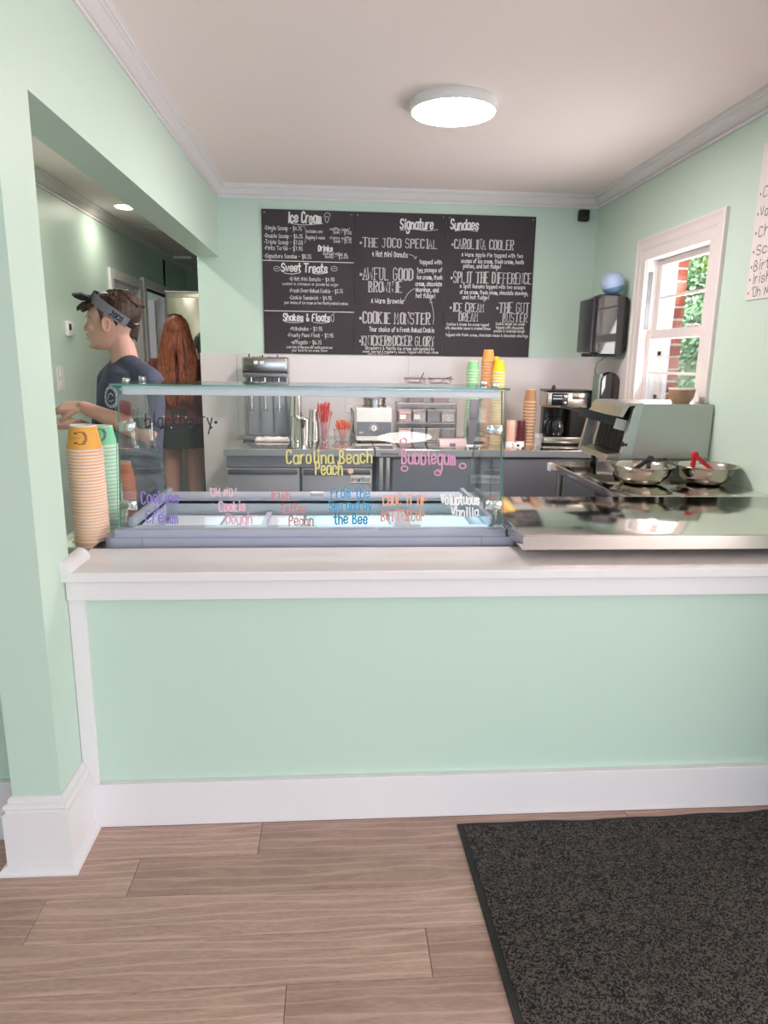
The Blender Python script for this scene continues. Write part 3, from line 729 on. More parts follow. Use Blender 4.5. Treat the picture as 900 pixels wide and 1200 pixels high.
glass_text('Pecan', 339, 368, 616, 12, (196, 128, 122), .12)
glass_text('From the', 388, 434, 583, 11, (70, 160, 206), .13)
glass_text('Sea and by', 386, 436, 598, 12, (70, 160, 206), .12)
glass_text('the Bee', 392, 431, 614, 12, (50, 140, 186), .15)
glass_text('CHOC IT UP', 449, 500, 592, 12, (240, 176, 150), .15)
glass_text('BUTTERCUP', 447, 498, 610, 12, (226, 160, 140), .13)
glass_text('Voluptuous', 517, 562, 591, 12, (250, 250, 250), .17)
glass_text('Vanilla', 529, 561, 605, 11, (250, 250, 250), .16)
def gdots(pts, r, col, name='painted_dot', ringed=False):
    for px, py in pts:
        bm = NB(); u, v = onglass(px, py)
        if ringed:
            P = [(u+r*1.25*cos(a*pi/6), v+r*sin(a*pi/6)) for a in range(13)]; ribbon(bm, P, r*.55, gplace)
        else: bm.faces.new([bm.verts.new(gplace(u+r*cos(a*pi/5), v+r*sin(a*pi/5))) for a in range(10)])
        obj(name, bm, mat('paint_%d_%d_%d' % col, col, .6), t)
gdots([(170, 493), (175, 500), (247, 501), (253, 495)], .0055, (52, 50, 54)); gdots([(192, 488), (209, 488), (218, 489), (201, 501), (213, 501), (221, 495), (241, 490), (206, 497)], .0022, (235, 235, 238))
gdots([(474, 549), (513, 554), (542, 546), (473, 517)], .009, (226, 160, 196), 'painted_ring', True)
gdots([(411, 552)], .010, (240, 196, 170))
bm = NB(); ribbon(bm, [onglass(x, y) for x, y in ((400, 575), (405, 570), (409, 573), (413, 577), (419, 572), (424, 568), (428, 572))], .003, gplace); obj('painted_wave', bm, mat('paint_70_160_206', (70, 160, 206)), t)
# ------------------------------------------------------------------ paper cups
def cup_mesh(r0, r1, hgt, flip, rh):
    """open paper cup: rim radius r1, base radius r0; upside down when flip"""
    outer = [(r0*.93, .004), (r0, 0), (r0, .004), (r1, hgt-.004)]
    bmb = NB(); lathe(bmb, [(r0, 0), (r1, hgt-.003), (r1-.0012, hgt-.003), (r0-.0012, .006)], n=20, cap=False)
    bmr = NB(); lathe(bmr, [(r1-.001, hgt-rh), (r1+.0015, hgt-rh+.001), (r1+.0022, hgt-.002), (r1+.001, hgt), (r1-.0015, hgt-.001), (r1-.001, hgt-rh)], n=20, cap=False)
    bmd = NB(); lathe(bmd, [(.001, .007), (r0-.001, .007), (r0-.001, .0005), (r0+.0006, .0005), (r0+.001, .004)], n=20, cap=False)
    if flip:
        for b in (bmb, bmr, bmd):
            for v in b.verts: v.co.z = hgt-v.co.z
    return bmb, bmr, bmd
def cup_proto(name, label, r0, r1, hgt, flip, cb, cr, cd, loc, group, rz=0, prin=None, rh=.006):
    t = thing(name, label, 'cup', loc, rz, group)
    a, b, c = cup_mesh(r0, r1, hgt, flip, rh)
    o = obj('cup_wall', a, mat('paper_%d_%d_%d' % cb, cb, .6), t, 50)
    if prin: prin(o, r0, r1, hgt)
    obj('rim', b, mat('paper_%d_%d_%d' % cr, cr, .5), t, 50); obj('base', c, mat('paper_%d_%d_%d' % cd, cd, .6), t, 50)
    return t
def conestack(name, what, x, y, z, n, pitch, r0, r1, hgt, flip, cb, cr, cd, group, prin=None, lean=(0, 0)):
    top, what = what
    p = cup_proto(name, top, r0, r1, hgt, flip, cb, cr, cd, (x+lean[0], y+lean[1], z+pitch*(n-1)), group, 0, prin, min(pitch*.72, .012))
    sp = []
    for k in range(n-1):
        f = k/(n-1)
        sp.append(((x+lean[0]*f+random.uniform(-.0008, .0008), y+lean[1]*f+random.uniform(-.0008, .0008), z+pitch*k), 0, what))
    copies(p, sp, group=group)
    return p
def cup_print(o, r0, r1, hgt):
    """dark curved chain of rounds and a few short marks on the cup wall, facing the room"""
    bm = NB(); sl = (r1-r0)/hgt
    def pl(u, v, l=0):
        r = r1-sl*v+.0007+l; a = -pi/2+u/r; return (r*cos(a), r*sin(a), v)
    cx, cy, R = .006, .045, .0175
    ribbon(bm, [(cx+R*cos(rad(a)), cy+R*1.15*sin(rad(a))) for a in range(-135, 136, 15)], .0018, pl)
    for a in (-48, -16, 16, 48):
        u, v = cx+R*cos(rad(a)), cy+R*1.15*sin(rad(a)); ribbon(bm, [(u+.0048*cos(k*pi/4), v+.0048*sin(k*pi/4)) for k in range(9)], .0012, pl)
    for s in (-1, 1): ribbon(bm, [(cx-R*.72, cy+s*R*.85), (cx-R*1.1, cy+s*R*.95)], .004, pl)
    for k in range(6): ribbon(bm, [(-.030+k*.0065, cy-.003), (-.027+k*.0065, cy+.003)], .0008, pl)
    obj('cup_print', bm, M_BLACK, o)
conestack('paper_cup', ('topmost orange paper cup with dark print, upside down beside the green pilaster', 'orange paper cup showing only its pale rim, nested in the stack beside the pilaster'), -.836, 2.372, ZS, 30, .01065, .0415, .0565, .085, True, (244, 176, 84), (246, 218, 206), (244, 240, 238), 'orange paper cups nested beside the pilaster', cup_print, (-.004, 0))
conestack('paper_cup', ('topmost mint paper cup with dark print, on the stack behind the orange stack', 'mint paper cup showing only its rim, nested in the stack behind the orange one'), -.822, 2.52, ZS, 24, .0132, .036, .0495, .075, True, (142, 218, 176), (222, 242, 226), (240, 244, 240), 'mint paper cups nested behind the orange stack', cup_print, (-.006, 0))
conestack('paper_cup', ('topmost deep orange cup of the low stack beside the display case', 'deep orange cup nested in the low stack beside the display case'), -.83, 2.72, ZS, 13, .0125, .036, .048, .07, True, (232, 110, 62), (240, 130, 84), (240, 210, 190), 'deep orange cups nested beside the display case')
conestack('paper_cup', ('topmost mint cup of the tall stack on the back counter', 'mint cup nested in the tall stack on the back counter, left of the orange cups'), .932, 4.72, ZB, 26, .0192, .032, .042, .07, True, (140, 208, 150), (196, 230, 190), (226, 240, 224), 'mint cups on the back counter')
conestack('paper_cup', ('topmost orange cup of the tallest stack on the back counter', 'orange cup nested in the tallest stack on the back counter'), 1.035, 4.72, ZB, 28, .0202, .032, .044, .08, True, (240, 164, 84), (232, 178, 140), (244, 200, 150), 'orange cups on the back counter')
conestack('paper_cup', ('topmost yellow cup of the rear yellow stack on the back counter', 'yellow cup nested in the rear of the two yellow stacks'), 1.105, 4.84, ZB, 26, .0205, .032, .042, .07, True, (246, 214, 40), (246, 224, 190), (246, 216, 60), 'yellow cups, rear stack on the back counter')
conestack('paper_cup', ('topmost yellow cup of the front yellow stack on the back counter', 'yellow cup with cream rim nested in the front one of the two yellow stacks'), 1.098, 4.66, ZB, 25, .0196, .032, .043, .085, True, (246, 214, 40), (246, 224, 190), (246, 216, 60), 'yellow cups, front stack on the back counter')
conestack('paper_cup', ('topmost kraft brown coffee cup left of the coffee maker', 'kraft brown coffee cup nested in the stack left of the coffee maker'), 1.312, 4.62, ZB, 14, .0215, .030, .0425, .09, True, (172, 124, 84), (208, 176, 146), (226, 200, 176), 'kraft coffee cups beside the coffee maker')
# ------------------------------------------------------------------ chalkboards on the back wall
BX = (-.500, .134, .772, 1.406); BZ0, BZ1 = 1.522, 2.479; YW = YB-.0135
def wxy(px, py):
    P = at(px, py, 1, YB-.0135); return P.x, P.z
boards = []
for k, lab in enumerate(('left chalkboard listing ice cream, sweet treats, shakes and floats', 'middle chalkboard headed Signature with sundae names in tall white letters', 'right chalkboard headed Sundaes, nearest the paper towel dispenser')):
    b = thing('chalkboard', lab, 'menu board', (0, 0, 0), 0, 'menu chalkboards on the back wall')
    obj('board', bx(BX[k]+.001, BX[k+1]-.001, YW, YB-.0065, BZ0, BZ1, .001, seg=1), M_BOARD, b)
    for x in (BX[k]+.022, BX[k+1]-.022): obj('screw', lathe(NB(), [(.001, 0), (.004, 0), (.0035, .002), (.001, .0025)], n=10, M=Matrix.Translation((x, YW, BZ1-.022)) @ Matrix.Rotation(pi/2, 4, 'X')), M_CHROME, b)
    boards.append(b)
def wplace(u, v, l=0): return (u, YW-.0008-l, v)
def chalk(b, s, px0, px1, pyb, hpx, thick=.1, slab=False, slant=0, m=None, double=False, wob=.3, name='lettering'):
    a = wxy(px0, pyb); e = wxy(px1, pyb); h_ = wxy(px0, pyb-hpx)[1]-a[1]; bm = NB()
    text(bm, s, a[0], a[1], h_, wplace, width=e[0]-a[0], thick=thick, slab=slab, slant=slant, double=double, wob=wob)
    return obj(name, bm, m or M_CHALK, boards[b])
def cline(b, pts, w=.003, m=None, name='chalk_line'):
    bm = NB(); P = [wxy(*p) for p in pts]
    P = chaikin(chaikin(P)) if len(P) > 2 else P
    ribbon(bm, P, w, wplace); return obj(name, bm, m or M_CHALK, boards[b])
T1, T2 = .16, .12
# left board; coordinates read off the photograph
chalk(0, 'Ice Cream', 337, 377, 260.5, 12, .17, slant=.12)
cline(0, [(342, 262), (355, 264), (378, 262)], .004)
cline(0, [(380, 254), (383, 263), (386.5, 254), (380, 254)], .003); cline(0, [(380, 254), (381, 250), (384, 249), (387, 251), (386.5, 254)], .003)
for s, x1, y in (('*Single Scoop - $4.75', 354, 269), ('*Double Scoop - $6.25', 355, 278.2), ('*Triple Scoop - $7.50', 355, 285.5), ('*Pints To-Go - $7.95', 355, 292.5), ('*Signature Sundae - $8.25', 365, 301.8)):
    chalk(0, s, 309.5, x1, y, 4.6, .115)
cline(0, [(355.5, 265), (358, 267), (358, 274), (359.5, 275.5), (358, 277), (358, 284), (356.5, 285)], .002)
for s, x0, x1, y in (('includes one', 359, 378, 272.6), ('topping & sauce', 359, 381, 279.8), ('*waffle cone/', 386, 410, 270.2), ('bowl - $1.50', 391, 412, 274), ('*Fancy waffle', 386, 412, 280.4), ('cone - $1.75', 391, 412, 284.3), ('Bottled water or', 379, 407, 298.8), ('soda - $2.00', 381, 408, 302.3)):
    chalk(0, s, x0, x1, y, 3.7, .11)
chalk(0, 'Drinks', 373, 390, 294, 6.6, .19, slant=.1)
cline(0, [(308, 305), (361, 306.6), (414.5, 308)], .005)
chalk(0, 'Sweet Treats', 330, 384, 318, 9.6, .17, slant=.1)
cline(0, [(333, 320), (342, 321.5), (352, 319.5)], .004); cline(0, [(366, 320), (374, 321.5), (384, 319.5)], .004)
for cx_ in (324.5, 391.5):
    cline(0, [(cx_-4, 315.5), (cx_-3, 312.5), (cx_+1, 312), (cx_+4, 314), (cx_+3.5, 317), (cx_-1, 318), (cx_-4, 315.5)], .0025); cline(0, [(cx_-2, 315), (cx_+2, 314.6)], .0025)
for s, x0, x1, y, h_ in (('*8 Hot Mini Donuts - $4.90', 339, 392, 328.7, 4.4), ('coated in cinnamon or powdered sugar', 331, 397, 333.8, 3.2), ('*Fresh Oven-Baked Cookie - $2.75', 339, 402, 342.3, 4.3), ('*Cookie Sandwich - $4.95', 339, 389, 350.5, 4.3), ('your choice of ice cream on two freshly baked cookies', 333, 408, 355.9, 3.2)):
    chalk(0, s, x0, x1, y, h_, .105)
cline(0, [(310, 364), (362, 365), (415, 366)], .005)
chalk(0, 'Shakes & Floats', 332, 387, 375.6, 8.4, .17, slant=.1)
cline(0, [(334, 377), (345, 378.5), (356, 377)], .0035); cline(0, [(367, 377.5), (376, 379), (386, 377.5)], .0035)
cline(0, [(387.5, 369), (388.5, 377), (391, 377), (391.5, 369), (387.5, 369)], .0025); cline(0, [(390, 369), (392, 366)], .0025)
for s, x0, x1, y, h_ in (('*Milkshake - $7.95', 340, 378, 387, 4.4), ('*Frosty Paws Float - $7.95', 337, 391, 394.6, 4.3), ('*Affogato - $6.75', 341, 377, 403, 4.5), ('a hot shot of espresso with vanilla poured over', 336, 390, 408, 3.0), ('your favorite ice cream flavor', 342, 384, 411.8, 3.0)):
    chalk(0, s, x0, x1, y, h_, .105)
# middle board
chalk(1, 'Signature', 469, 508, 267.6, 11.5, .15, slant=.12)
cline(1, [(469, 270), (484, 268), (500, 271), (513, 269)], .003)
chalk(1, '*THE JOCO SPECIAL', 421, 513, 289, 10.6, .085, slab=True, m=M_CHALK2, double=True, wob=.1)
chalk(1, '4 Hot Mini Donuts', 436, 478, 300.5, 6.4, .11)
cline(1, [(479, 298), (484, 299.5), (487.5, 302.5)], .0025); cline(1, [(485, 302.8), (488, 303), (488, 300)], .002)
for s, x0, x1, y in (('topped with', 492, 518, 309.3), ('two scoops of', 489, 518, 318.5), ('ice cream, fresh', 488.5, 518.5, 327), ('cream, chocolate', 487, 518, 334.8), ('shavings, and', 487, 514, 341.8), ('hot fudge!', 487.5, 510, 348.8)):
    chalk(1, s, x0, x1, y, 5.0, .12)
cline(1, [(489, 320), (498, 319.6)], .002)
chalk(1, '*AWFUL GOOD', 421, 484, 327.3, 13.5, .08, slab=True, m=M_CHALK2, double=True, wob=.1)
chalk(1, 'BROWNIE', 432, 471, 341.8, 12.2, .08, slab=True, m=M_CHALK2, double=True, wob=.1)
chalk(1, 'A Warm Brownie', 435, 473, 355.3, 6, .11)
cline(1, [(473.5, 353), (477, 345), (481, 341), (486, 338)], .0025)
cline(1, [(505, 353), (507.5, 362), (508.5, 372), (507.5, 380)], .0025); cline(1, [(503.5, 355), (505, 352.5), (507, 355)], .002)
chalk(1, '*COOKIE MONSTER', 420.5, 504, 378.5, 13, .08, slab=True, m=M_CHALK2, double=True, wob=.1)
chalk(1, 'Your choice of a Fresh Baked Cookie', 433, 509, 388.3, 5.4, .11)
chalk(1, '*KNICKERBOCKER GLORY', 420.5, 509, 404.3, 11, .08, slab=True, m=M_CHALK2, double=True, wob=.1)
chalk(1, 'Strawberry & Vanilla ice cream surrounded by', 428, 509, 409.4, 3.6, .12)
chalk(1, 'sweet, berries & raspberry sauce. Topped with fresh cream', 425, 514, 413.2, 3.0, .12)
chalk(1, 'and a cherry!', 431, 455, 415.8, 2.2, .12)
# right board
chalk(2, 'Sundaes', 528, 561, 268.5, 11.5, .15, slant=.12)
cline(2, [(533, 271), (545, 269), (560, 271.5)], .003)
chalk(2, '*CAROLINA COOLER', 528.5, 602, 291, 11, .085, slab=True, m=M_CHALK2, double=True, wob=.1)
for s, x0, x1, y in (('A Warm Apple Pie topped with two', 541, 613, 300.5), ('scoops of ice cream, fresh cream, heath', 540.5, 614, 307.8), ('pieces, and hot fudge!', 543, 587, 313.8)):
    chalk(2, s, x0, x1, y, 4.7, .12)
chalk(2, '*SPLIT THE DIFFERENCE', 527.5, 622.5, 330.8, 12.4, .08, slab=True, m=M_CHALK2, double=True, wob=.1)
for s, x0, x1, y in (('A Split Banana topped with two scoops', 539, 616, 337.3), ('of ice cream, fresh cream, chocolate shavings,', 539, 619, 344.3), ('and hot fudge!', 542, 573, 350.3)):
    chalk(2, s, x0, x1, y, 4.5, .12)
chalk(2, '*ICE CREAM', 526.5, 567.5, 364.8, 10, .08, slab=True, m=M_CHALK2, double=True, wob=.1)
chalk(2, 'DREAM', 537.5, 560.5, 376, 9.4, .08, slab=True, m=M_CHALK2, double=True, wob=.1)
chalk(2, '*THE GUT', 581, 620.5, 366, 11.5, .08, slab=True, m=M_CHALK2, double=True, wob=.1)
chalk(2, 'BUSTER', 589, 618, 377, 9.8, .08, slab=True, m=M_CHALK2, double=True, wob=.1)
for s, x0, x1, y in (('Cookies & Cream ice cream topped', 523.5, 573, 381.3), ('with chocolate sauce & crushed Oreos', 522, 575, 385.7), ('Cookie dough ice cream', 581, 615, 380.8), ('topped with chocolate', 581, 614, 385.2), ('sauce & cookied dough', 579.5, 615, 389.2), ('topped with fresh cream, chocolate sauce & chocolate shavings', 522.5, 619, 393.6)):
    chalk(2, s, x0, x1, y, 3.1, .13)
cline(2, [(526, 388), (526.5, 390)], .002); cline(2, [(579, 387), (578.5, 390)], .002)
# black lettering on the wall sheet half hidden behind the mixer
bm = NB(); a = wxy(292, 424); e = wxy(326, 424); text(bm, 'Leash on i', a[0], a[1], .05, lambda u, v, l=0: (u, YB-.0068, v), width=e[0]-a[0], thick=.16)
tag(obj('wall_lettering', bm, M_BLACK), 'black handwritten lettering on the white wall sheet above the milkshake mixer', 'lettering')
# ------------------------------------------------------------------ security camera
t = thing('security_camera', 'small black cube camera mounted under the crown moulding in the corner', 'camera', (1.735, YB, 2.492))
obj('housing', bx(-.038, .038, -.058, -.012, -.038, .038, .012, seg=3), M_BLACKM, t, 40)
obj('lens', lathe(NB(), [(.016, 0), (.016, .003), (.001, .004)], n=20, M=Matrix.Translation((0, -.058, .004)) @ Matrix.Rotation(pi/2, 4, 'X')), M_BLACK, t)
obj('wall_mount', lathe(NB(), [(.012, 0), (.012, .014)], n=12, M=Matrix.Translation((0, -.0, 0)) @ Matrix.Rotation(pi/2, 4, 'X')), M_BLACK, t)
# ------------------------------------------------------------------ poster on the right wall
t = thing('flavour_poster', 'white poster with dark handwritten flavour list on the right wall', 'poster')
PX_ = XR-.006
obj('sheet', bx(PX_, XR-.0005, 2.45, 3.121, 1.772, 2.42, .001, seg=1), mat('poster_white', (232, 222, 218), .6), t)
def pplace(u, v, l=0): return (PX_-.0008-l, 3.121-u, v)
for s, z, w_ in (('Flavors', 2.36, .30), ('*Celebration', 2.195, .42), ('*Voluptuous Vanilla', 2.115, .55), ('*Chocolate', 2.035, .38), ('*Scrambled', 1.96, .40), ('*Birthday Cake', 1.895, .46), ('*Irish Butter Pecan', 1.84, .55), ("*'Oh No' Cookie Dough", 1.785, .58)):
    bm = NB(); text(bm, s, .06 if s == 'Flavors' else .012, z, .042, pplace, width=w_, thick=.09); obj('lettering', bm, mat('ink_green', (60, 84, 72), .7), t)
# ------------------------------------------------------------------ thermostat, switch and outlet
t = thing('thermostat', 'white wall thermostat with dark display on the passage wall', 'thermostat', (XH, 5.24, 1.675))
obj('case', bx(0, .028, -.062, .062, -.052, .052, .006), M_WHITE, t, 40); obj('display', bx(.027, .0295, -.050, -.008, -.012, .032), M_BLACK, t)
t = thing('light_switch', 'white double light switch plate on the passage wall', 'light switch', (XH, 5.02, 1.33))
obj('plate', bx(0, .006, -.06, .06, -.085, .085, .003), M_WHITE, t)
for z in (-.04, .04): obj('rocker', bx(.005, .011, -.02, .02, z-.028, z+.028, .002), M_TRIM, t)
t = thing('wall_outlet', 'white outlet plate on the wall sheet behind the food warmer', 'outlet', (.112, YB-.006, 1.165))
obj('plate', bx(-.038, .038, -.007, 0, -.058, .058, .003), M_WHITE, t)
for z in (-.024, .024): obj('socket', bx(-.016, .016, -.010, -.006, z-.015, z+.015, .003), M_TRIM, t)
tag(obj('power_cord', tube(NB(), [(.118, YB-.02, 1.14), (.13, YB-.05, 1.12), (.135, YB-.07, 1.06), (.13, YB-.09, .98), (.16, YB-.13, .948)], .006), mat('cord_grey', (120, 116, 120), .5), smooth=True), 'grey power cord running from the outlet down behind the warmer', 'cord')
# ------------------------------------------------------------------ milkshake mixer with three spindles
M_MIX = mat('mixer_grey', (142, 142, 148), .3, .75); M_MIXD = mat('mixer_dark_band', (60, 58, 62), .35, .4)
t = thing('milkshake_mixer', 'grey three-spindle milkshake mixer with steel head on the back counter', 'mixer', (-.465, 4.86, ZB))
obj('base', bx(-.165, .165, -.14, .12, 0, .028, .012, seg=3), M_MIX, t, 40)
obj('column', hexa(NB(), [(-.158, -.02, .02), (.158, -.02, .02), (.158, .11, .02), (-.158, .11, .02), (-.148, .0, .47), (.142, .0, .47), (.142, .11, .47), (-.148, .11, .47)], bev=.01), mat('mixer_column', (158, 160, 166), .45, .3), t, 40)
for x in (-.145, -.05, .045, .135): obj('column_rib', tube(NB(), [(x, -.026, .04), (x*.95, -.008, .44)], .006, 8), M_MIX, t, 40)
obj('head', bx(-.155, .148, -.11, .11, .455, .555, .014, seg=3), M_STEEL, t, 40)
obj('head_band', bx(-.150, .143, -.122, .0, .420, .452, .012, seg=3), M_MIX, t, 40)
obj('dark_band', bx(-.152, .145, -.108, .10, .448, .458), M_MIXD, t)
for x in (-.062, -.022):
    obj('switch', bx(x-.013, x+.013, -.118, -.105, .508, .530, .003), mat('switch_white', (240, 240, 240), .3), t, 40)
for k, x in enumerate((-.10, -.008, .085)):
    s = obj('spindle', tube(NB(), [(x, -.07, .44), (x, -.07, .20)], .0045, 10), M_CHROME, t, 40)
    obj('agitator', lathe(NB(), [(.004, .2), (.015, .197), (.015, .190), (.004, .187)], (x, -.07, 0), 16), M_CHROME, s, 40)
    obj('cup_rest', lathe(NB(), [(.001, 0), (.013, .0), (.013, .012), (.008, .02), (.001, .022)], n=16, M=Matrix.Translation((x, -.018, .22)) @ Matrix.Rotation(pi/2, 4, 'X')), M_CHROME, t, 40)
# towel
bm = NB(); rnd = random.Random(3); rings = []
for i in range(25):
    x = -.115+.23*i/24; r = .019+.0018*sin(i*.9)+.0015*rnd.random(); e = sqrt(max(0, 1-(abs(i-12)/12.4)**8))
    rings.append([(x, cos(a)*r*1.7*e+.004*sin(i*.5), max(.001, r*e*.9+sin(a)*r*e*.9+.0012*sin(i*1.3+a*3))) for a in [k*pi/8 for k in range(16)]])
loft(bm, rings); o = obj('towel', bm, mat('towel_white', (240, 226, 222), .9, bump=.6, bscale=160, sheen=.4), smooth=True); o.location = (-.42, 4.66, ZB)
tag(o, 'rolled white cloth lying on the counter before the mixer', 'towel')
# tall steel shaker cups
def shaker(label, x, y, h_, r, flip=False, grp='steel shake cups beside the mixer'):
    t = thing('shake_cup', label, 'cup', (x, y, ZB), 0, grp)
    pr = [(.001, .002), (r*.72, 0), (r*.74, .004), (r, h_-.004), (r*1.05, h_), (r*1.0, h_), (r*.97, h_-.006), (r*.7, .008), (.001, .008)]
    if flip: pr = [(a, h_-b) for a, b in pr]
    obj('body', lathe(NB(), pr, n=28, cap=False), M_CHROME, t, 40)
    obj('rim', lathe(NB(), [(r*1.04, h_-.006), (r*1.075, h_-.003), (r*1.04, h_)] if not flip else [(r*1.04, .006), (r*1.075, .003), (r*1.04, 0)], n=28, cap=False), M_EDGE, t, 40)
    return t
shaker('tallest steel shake cup, stacked upside down next to the mixer', -.262, 4.72, .17, .046, True)
copies(shaker('steel shake cup, third from the bottom of the tall stack next to the mixer', -.262, 4.72, .17, .046, True), [], None)
bpy.data.objects['shake_cup'].location.z = ZB+.17
o_ = bpy.data.objects['shake_cup.001']; o_.location.z = ZB+.0; o_['label'] = 'lower steel shake cup of the stack next to the mixer'; bpy.data.objects['shake_cup']['label'] = 'upper steel shake cup of the stack next to the mixer'
shaker('steel shake cup standing open in front of the other shake cups', -.205, 4.50, .175, .046)
shaker('tall steel shake cup at the red spoons, behind the open one', -.145, 4.72, .215, .040, True)
# spoons
def spoon_holder(name, label, cat, x, y, shape, col, n, hgt, seed, splen, spread):
    rnd = random.Random(seed); t = thing(name, label, cat, (x, y, ZB))
    if shape == 'round': obj('tumbler', lathe(NB(), [(.001, .002), (.028, 0), (.042, .135), (.040, .135), (.027, .004), (.001, .005)], n=24, cap=False), M_ACR, t, 40)
    else:
        bm = NB(); w0, w1 = .048, .060
        loft(bm, [[(a*w0/.05, b*w0/.05, 0) for a, b in rrect(.1, .09, .02)], [(a*w1/.05, b*w1/.05, .085) for a, b in rrect(.1, .09, .02)], [(a*(w1-.002)/.05, b*(w1-.002)/.05, .085) for a, b in rrect(.1, .09, .02)], [(a*(w0-.002)/.05, b*(w0-.002)/.05, .003) for a, b in rrect(.1, .09, .02)]]); obj('tub', bm, M_ACR, t, 40)
        obj('tub_rim', loft(NB(), [[(a*w1/.05*s_, b*w1/.05*s_, z) for a, b in rrect(.1, .09, .02)] for z, s_ in ((.082, 1.0), (.082, 1.05), (.086, 1.05), (.086, 1.0))], cap=False), M_ACR, t, 40)
    m = mat('spoon_%d_%d_%d' % col, col, .35)
    for k in range(n):
        a = rnd.uniform(0, 2*pi); r0 = rnd.uniform(0, .018); r1 = rnd.uniform(.3, 1)*spread; L = splen*rnd.uniform(.8, 1.05); lean = Vector((cos(a)*(r1-r0), sin(a)*(r1-r0)*.6, L)).normalized()*L
        p0 = Vector((cos(a)*r0, sin(a)*r0, .006)); p1 = p0+lean; bm = NB()
        tube(bm, [p0, p0+lean*.5, p0+lean*.8, p0+lean*.9, p1], [.0022, .0022, .003, .006, .004], 6)
        s = obj('spoon', bm, m, None, True); s.location = t.location
        tag(s, label.split(' ')[0] + ' plastic spoon standing in the clear holder on the back counter', 'spoon', label.split(' ')[0] + ' plastic spoons in their holder')
    return t
spoon_holder('spoon_tumbler', 'clear tumbler holding tall red spoons on the back counter', 'tumbler', -.075, 4.70, 'round', (206, 62, 62), 26, .14, 5, .25, .062)
spoon_holder('spoon_tub', 'clear square tub holding short orange spoons left of the warmer', 'tub', .048, 4.72, 'square', (232, 104, 62), 30, .09, 9, .135, .062)
for o in C.objects:
    if o.get('category') == 'spoon':
        r = o.location.x < 0; c_ = 'red' if r else 'orange'
        o['label'] = ('tall red plastic spoon standing in the clear tumbler left of the orange spoons' if r else 'short orange plastic spoon standing in the clear square tub beside the warmer'); o['group'] = c_+' plastic spoons in their holder'
# ------------------------------------------------------------------ food warmer with pot
t = thing('food_warmer', 'white and grey countertop food warmer with round knob on its face', 'warmer', (.263, 4.76, ZB))
obj('body', bx(-.122, .118, -.11, .13, .012, .232, .008, seg=3), M_WHITE, t, 40)
obj('control_panel', bx(-.119, .115, -.114, -.108, .045, .14, .002), mat('panel_grey', (112, 114, 122), .4), t)
k_ = obj('knob', lathe(NB(), [(.001, .018), (.017, .017), (.019, .002), (.021, 0)], n=24, M=Matrix.Translation((-.004, -.114, .098)) @ Matrix.Rotation(pi/2, 4, 'X')), M_WHITE, t, 40)
obj('pointer', bx(-.006, -.002, -.134, -.131, .088, .112), M_BLACK, k_)
obj('pilot_lamp', lathe(NB(), [(.001, .003), (.005, .002), (.005, 0)], n=12, M=Matrix.Translation((.062, -.114, .098)) @ Matrix.Rotation(pi/2, 4, 'X')), mat('pilot', (150, 152, 160), .3), t)
bm = NB(); ribbon(bm, [(-.004+.030*cos(rad(a)), .098+.030*sin(rad(a))) for a in range(-30, 211, 12)], .0015, lambda u, v, l=0: (u, -.1146, v)); obj('dial_marks', bm, M_WHITE, t)
for z, w_ in ((.072, .028), (.064, .022)):
    bm = NB(); ribbon(bm, [(-.100, z), (-.100+w_, z)], .003, lambda u, v, l=0: (u, -.1146, v)); obj('printed_line', bm, M_WHITE, t)
for x in (-.1, .1):
    for y in (-.09, .11): obj('foot', lathe(NB(), [(.012, 0), (.012, .014)], (x, y, 0), 12), M_BLACK, t)
t = thing('inset_pot', 'round steel pot with lid sitting in the top of the warmer', 'pot', (.268, 4.76, ZB+.232))
obj('bowl', lathe(NB(), [(.001, .0005), (.084, .0005), (.084, .012), (.076, .016), (.076, .052), (.088, .056), (.088, .060), (.072, .060)], n=36, cap=False), M_STEEL, t, 40)
obj('lid', lathe(NB(), [(.086, .060), (.080, .068), (.03, .074), (.001, .075)], n=36, cap=False), M_CHROME, t, 40)
obj('lid_knob', lathe(NB(), [(.008, .072), (.008, .082), (.012, .086), (.001, .09)], (.03, 0, 0), 16), M_BLACK, t, 40)
# ------------------------------------------------------------------ acrylic topping bins
t = thing('topping_bin_rack', 'clear acrylic rack of eight small topping drawers on the back counter', 'bin rack', (.625, 4.82, ZB))
RW, RH = .205, .262
obj('shell', (lambda b: (box(b, -RW, RW, .09, .094, 0, RH), box(b, -RW, RW, -.10, .094, RH-.004, RH), box(b, -RW, -RW+.004, -.10, .094, 0, RH), box(b, RW-.004, RW, -.10, .094, 0, RH), box(b, -RW, RW, -.10, .094, .126, .130), box(b, -RW, RW, -.10, .094, 0, .004), b)[-1])(NB()), M_ACR, t)
bm = NB(); e_ = .0022
for x in (-RW, RW):
    for z in (0, RH): box(bm, x-e_, x+e_, -.102, -.098, 0, RH)
for z in (0, .128, RH): box(bm, -RW, RW, -.102, -.098, z-e_, z+e_)
obj('shell_edges', bm, mat('acrylic_edge', (222, 222, 228), .2), t)
M_TOPP = [mat('topping_%d' % i, c, .7, bump=1.0, bscale=180, var=.5, vscale=120) for i, c in enumerate(((226, 172, 162), (208, 190, 186), (112, 104, 112), (206, 188, 180), (214, 176, 172), (156, 154, 164), (180, 156, 136), (216, 220, 222)))]
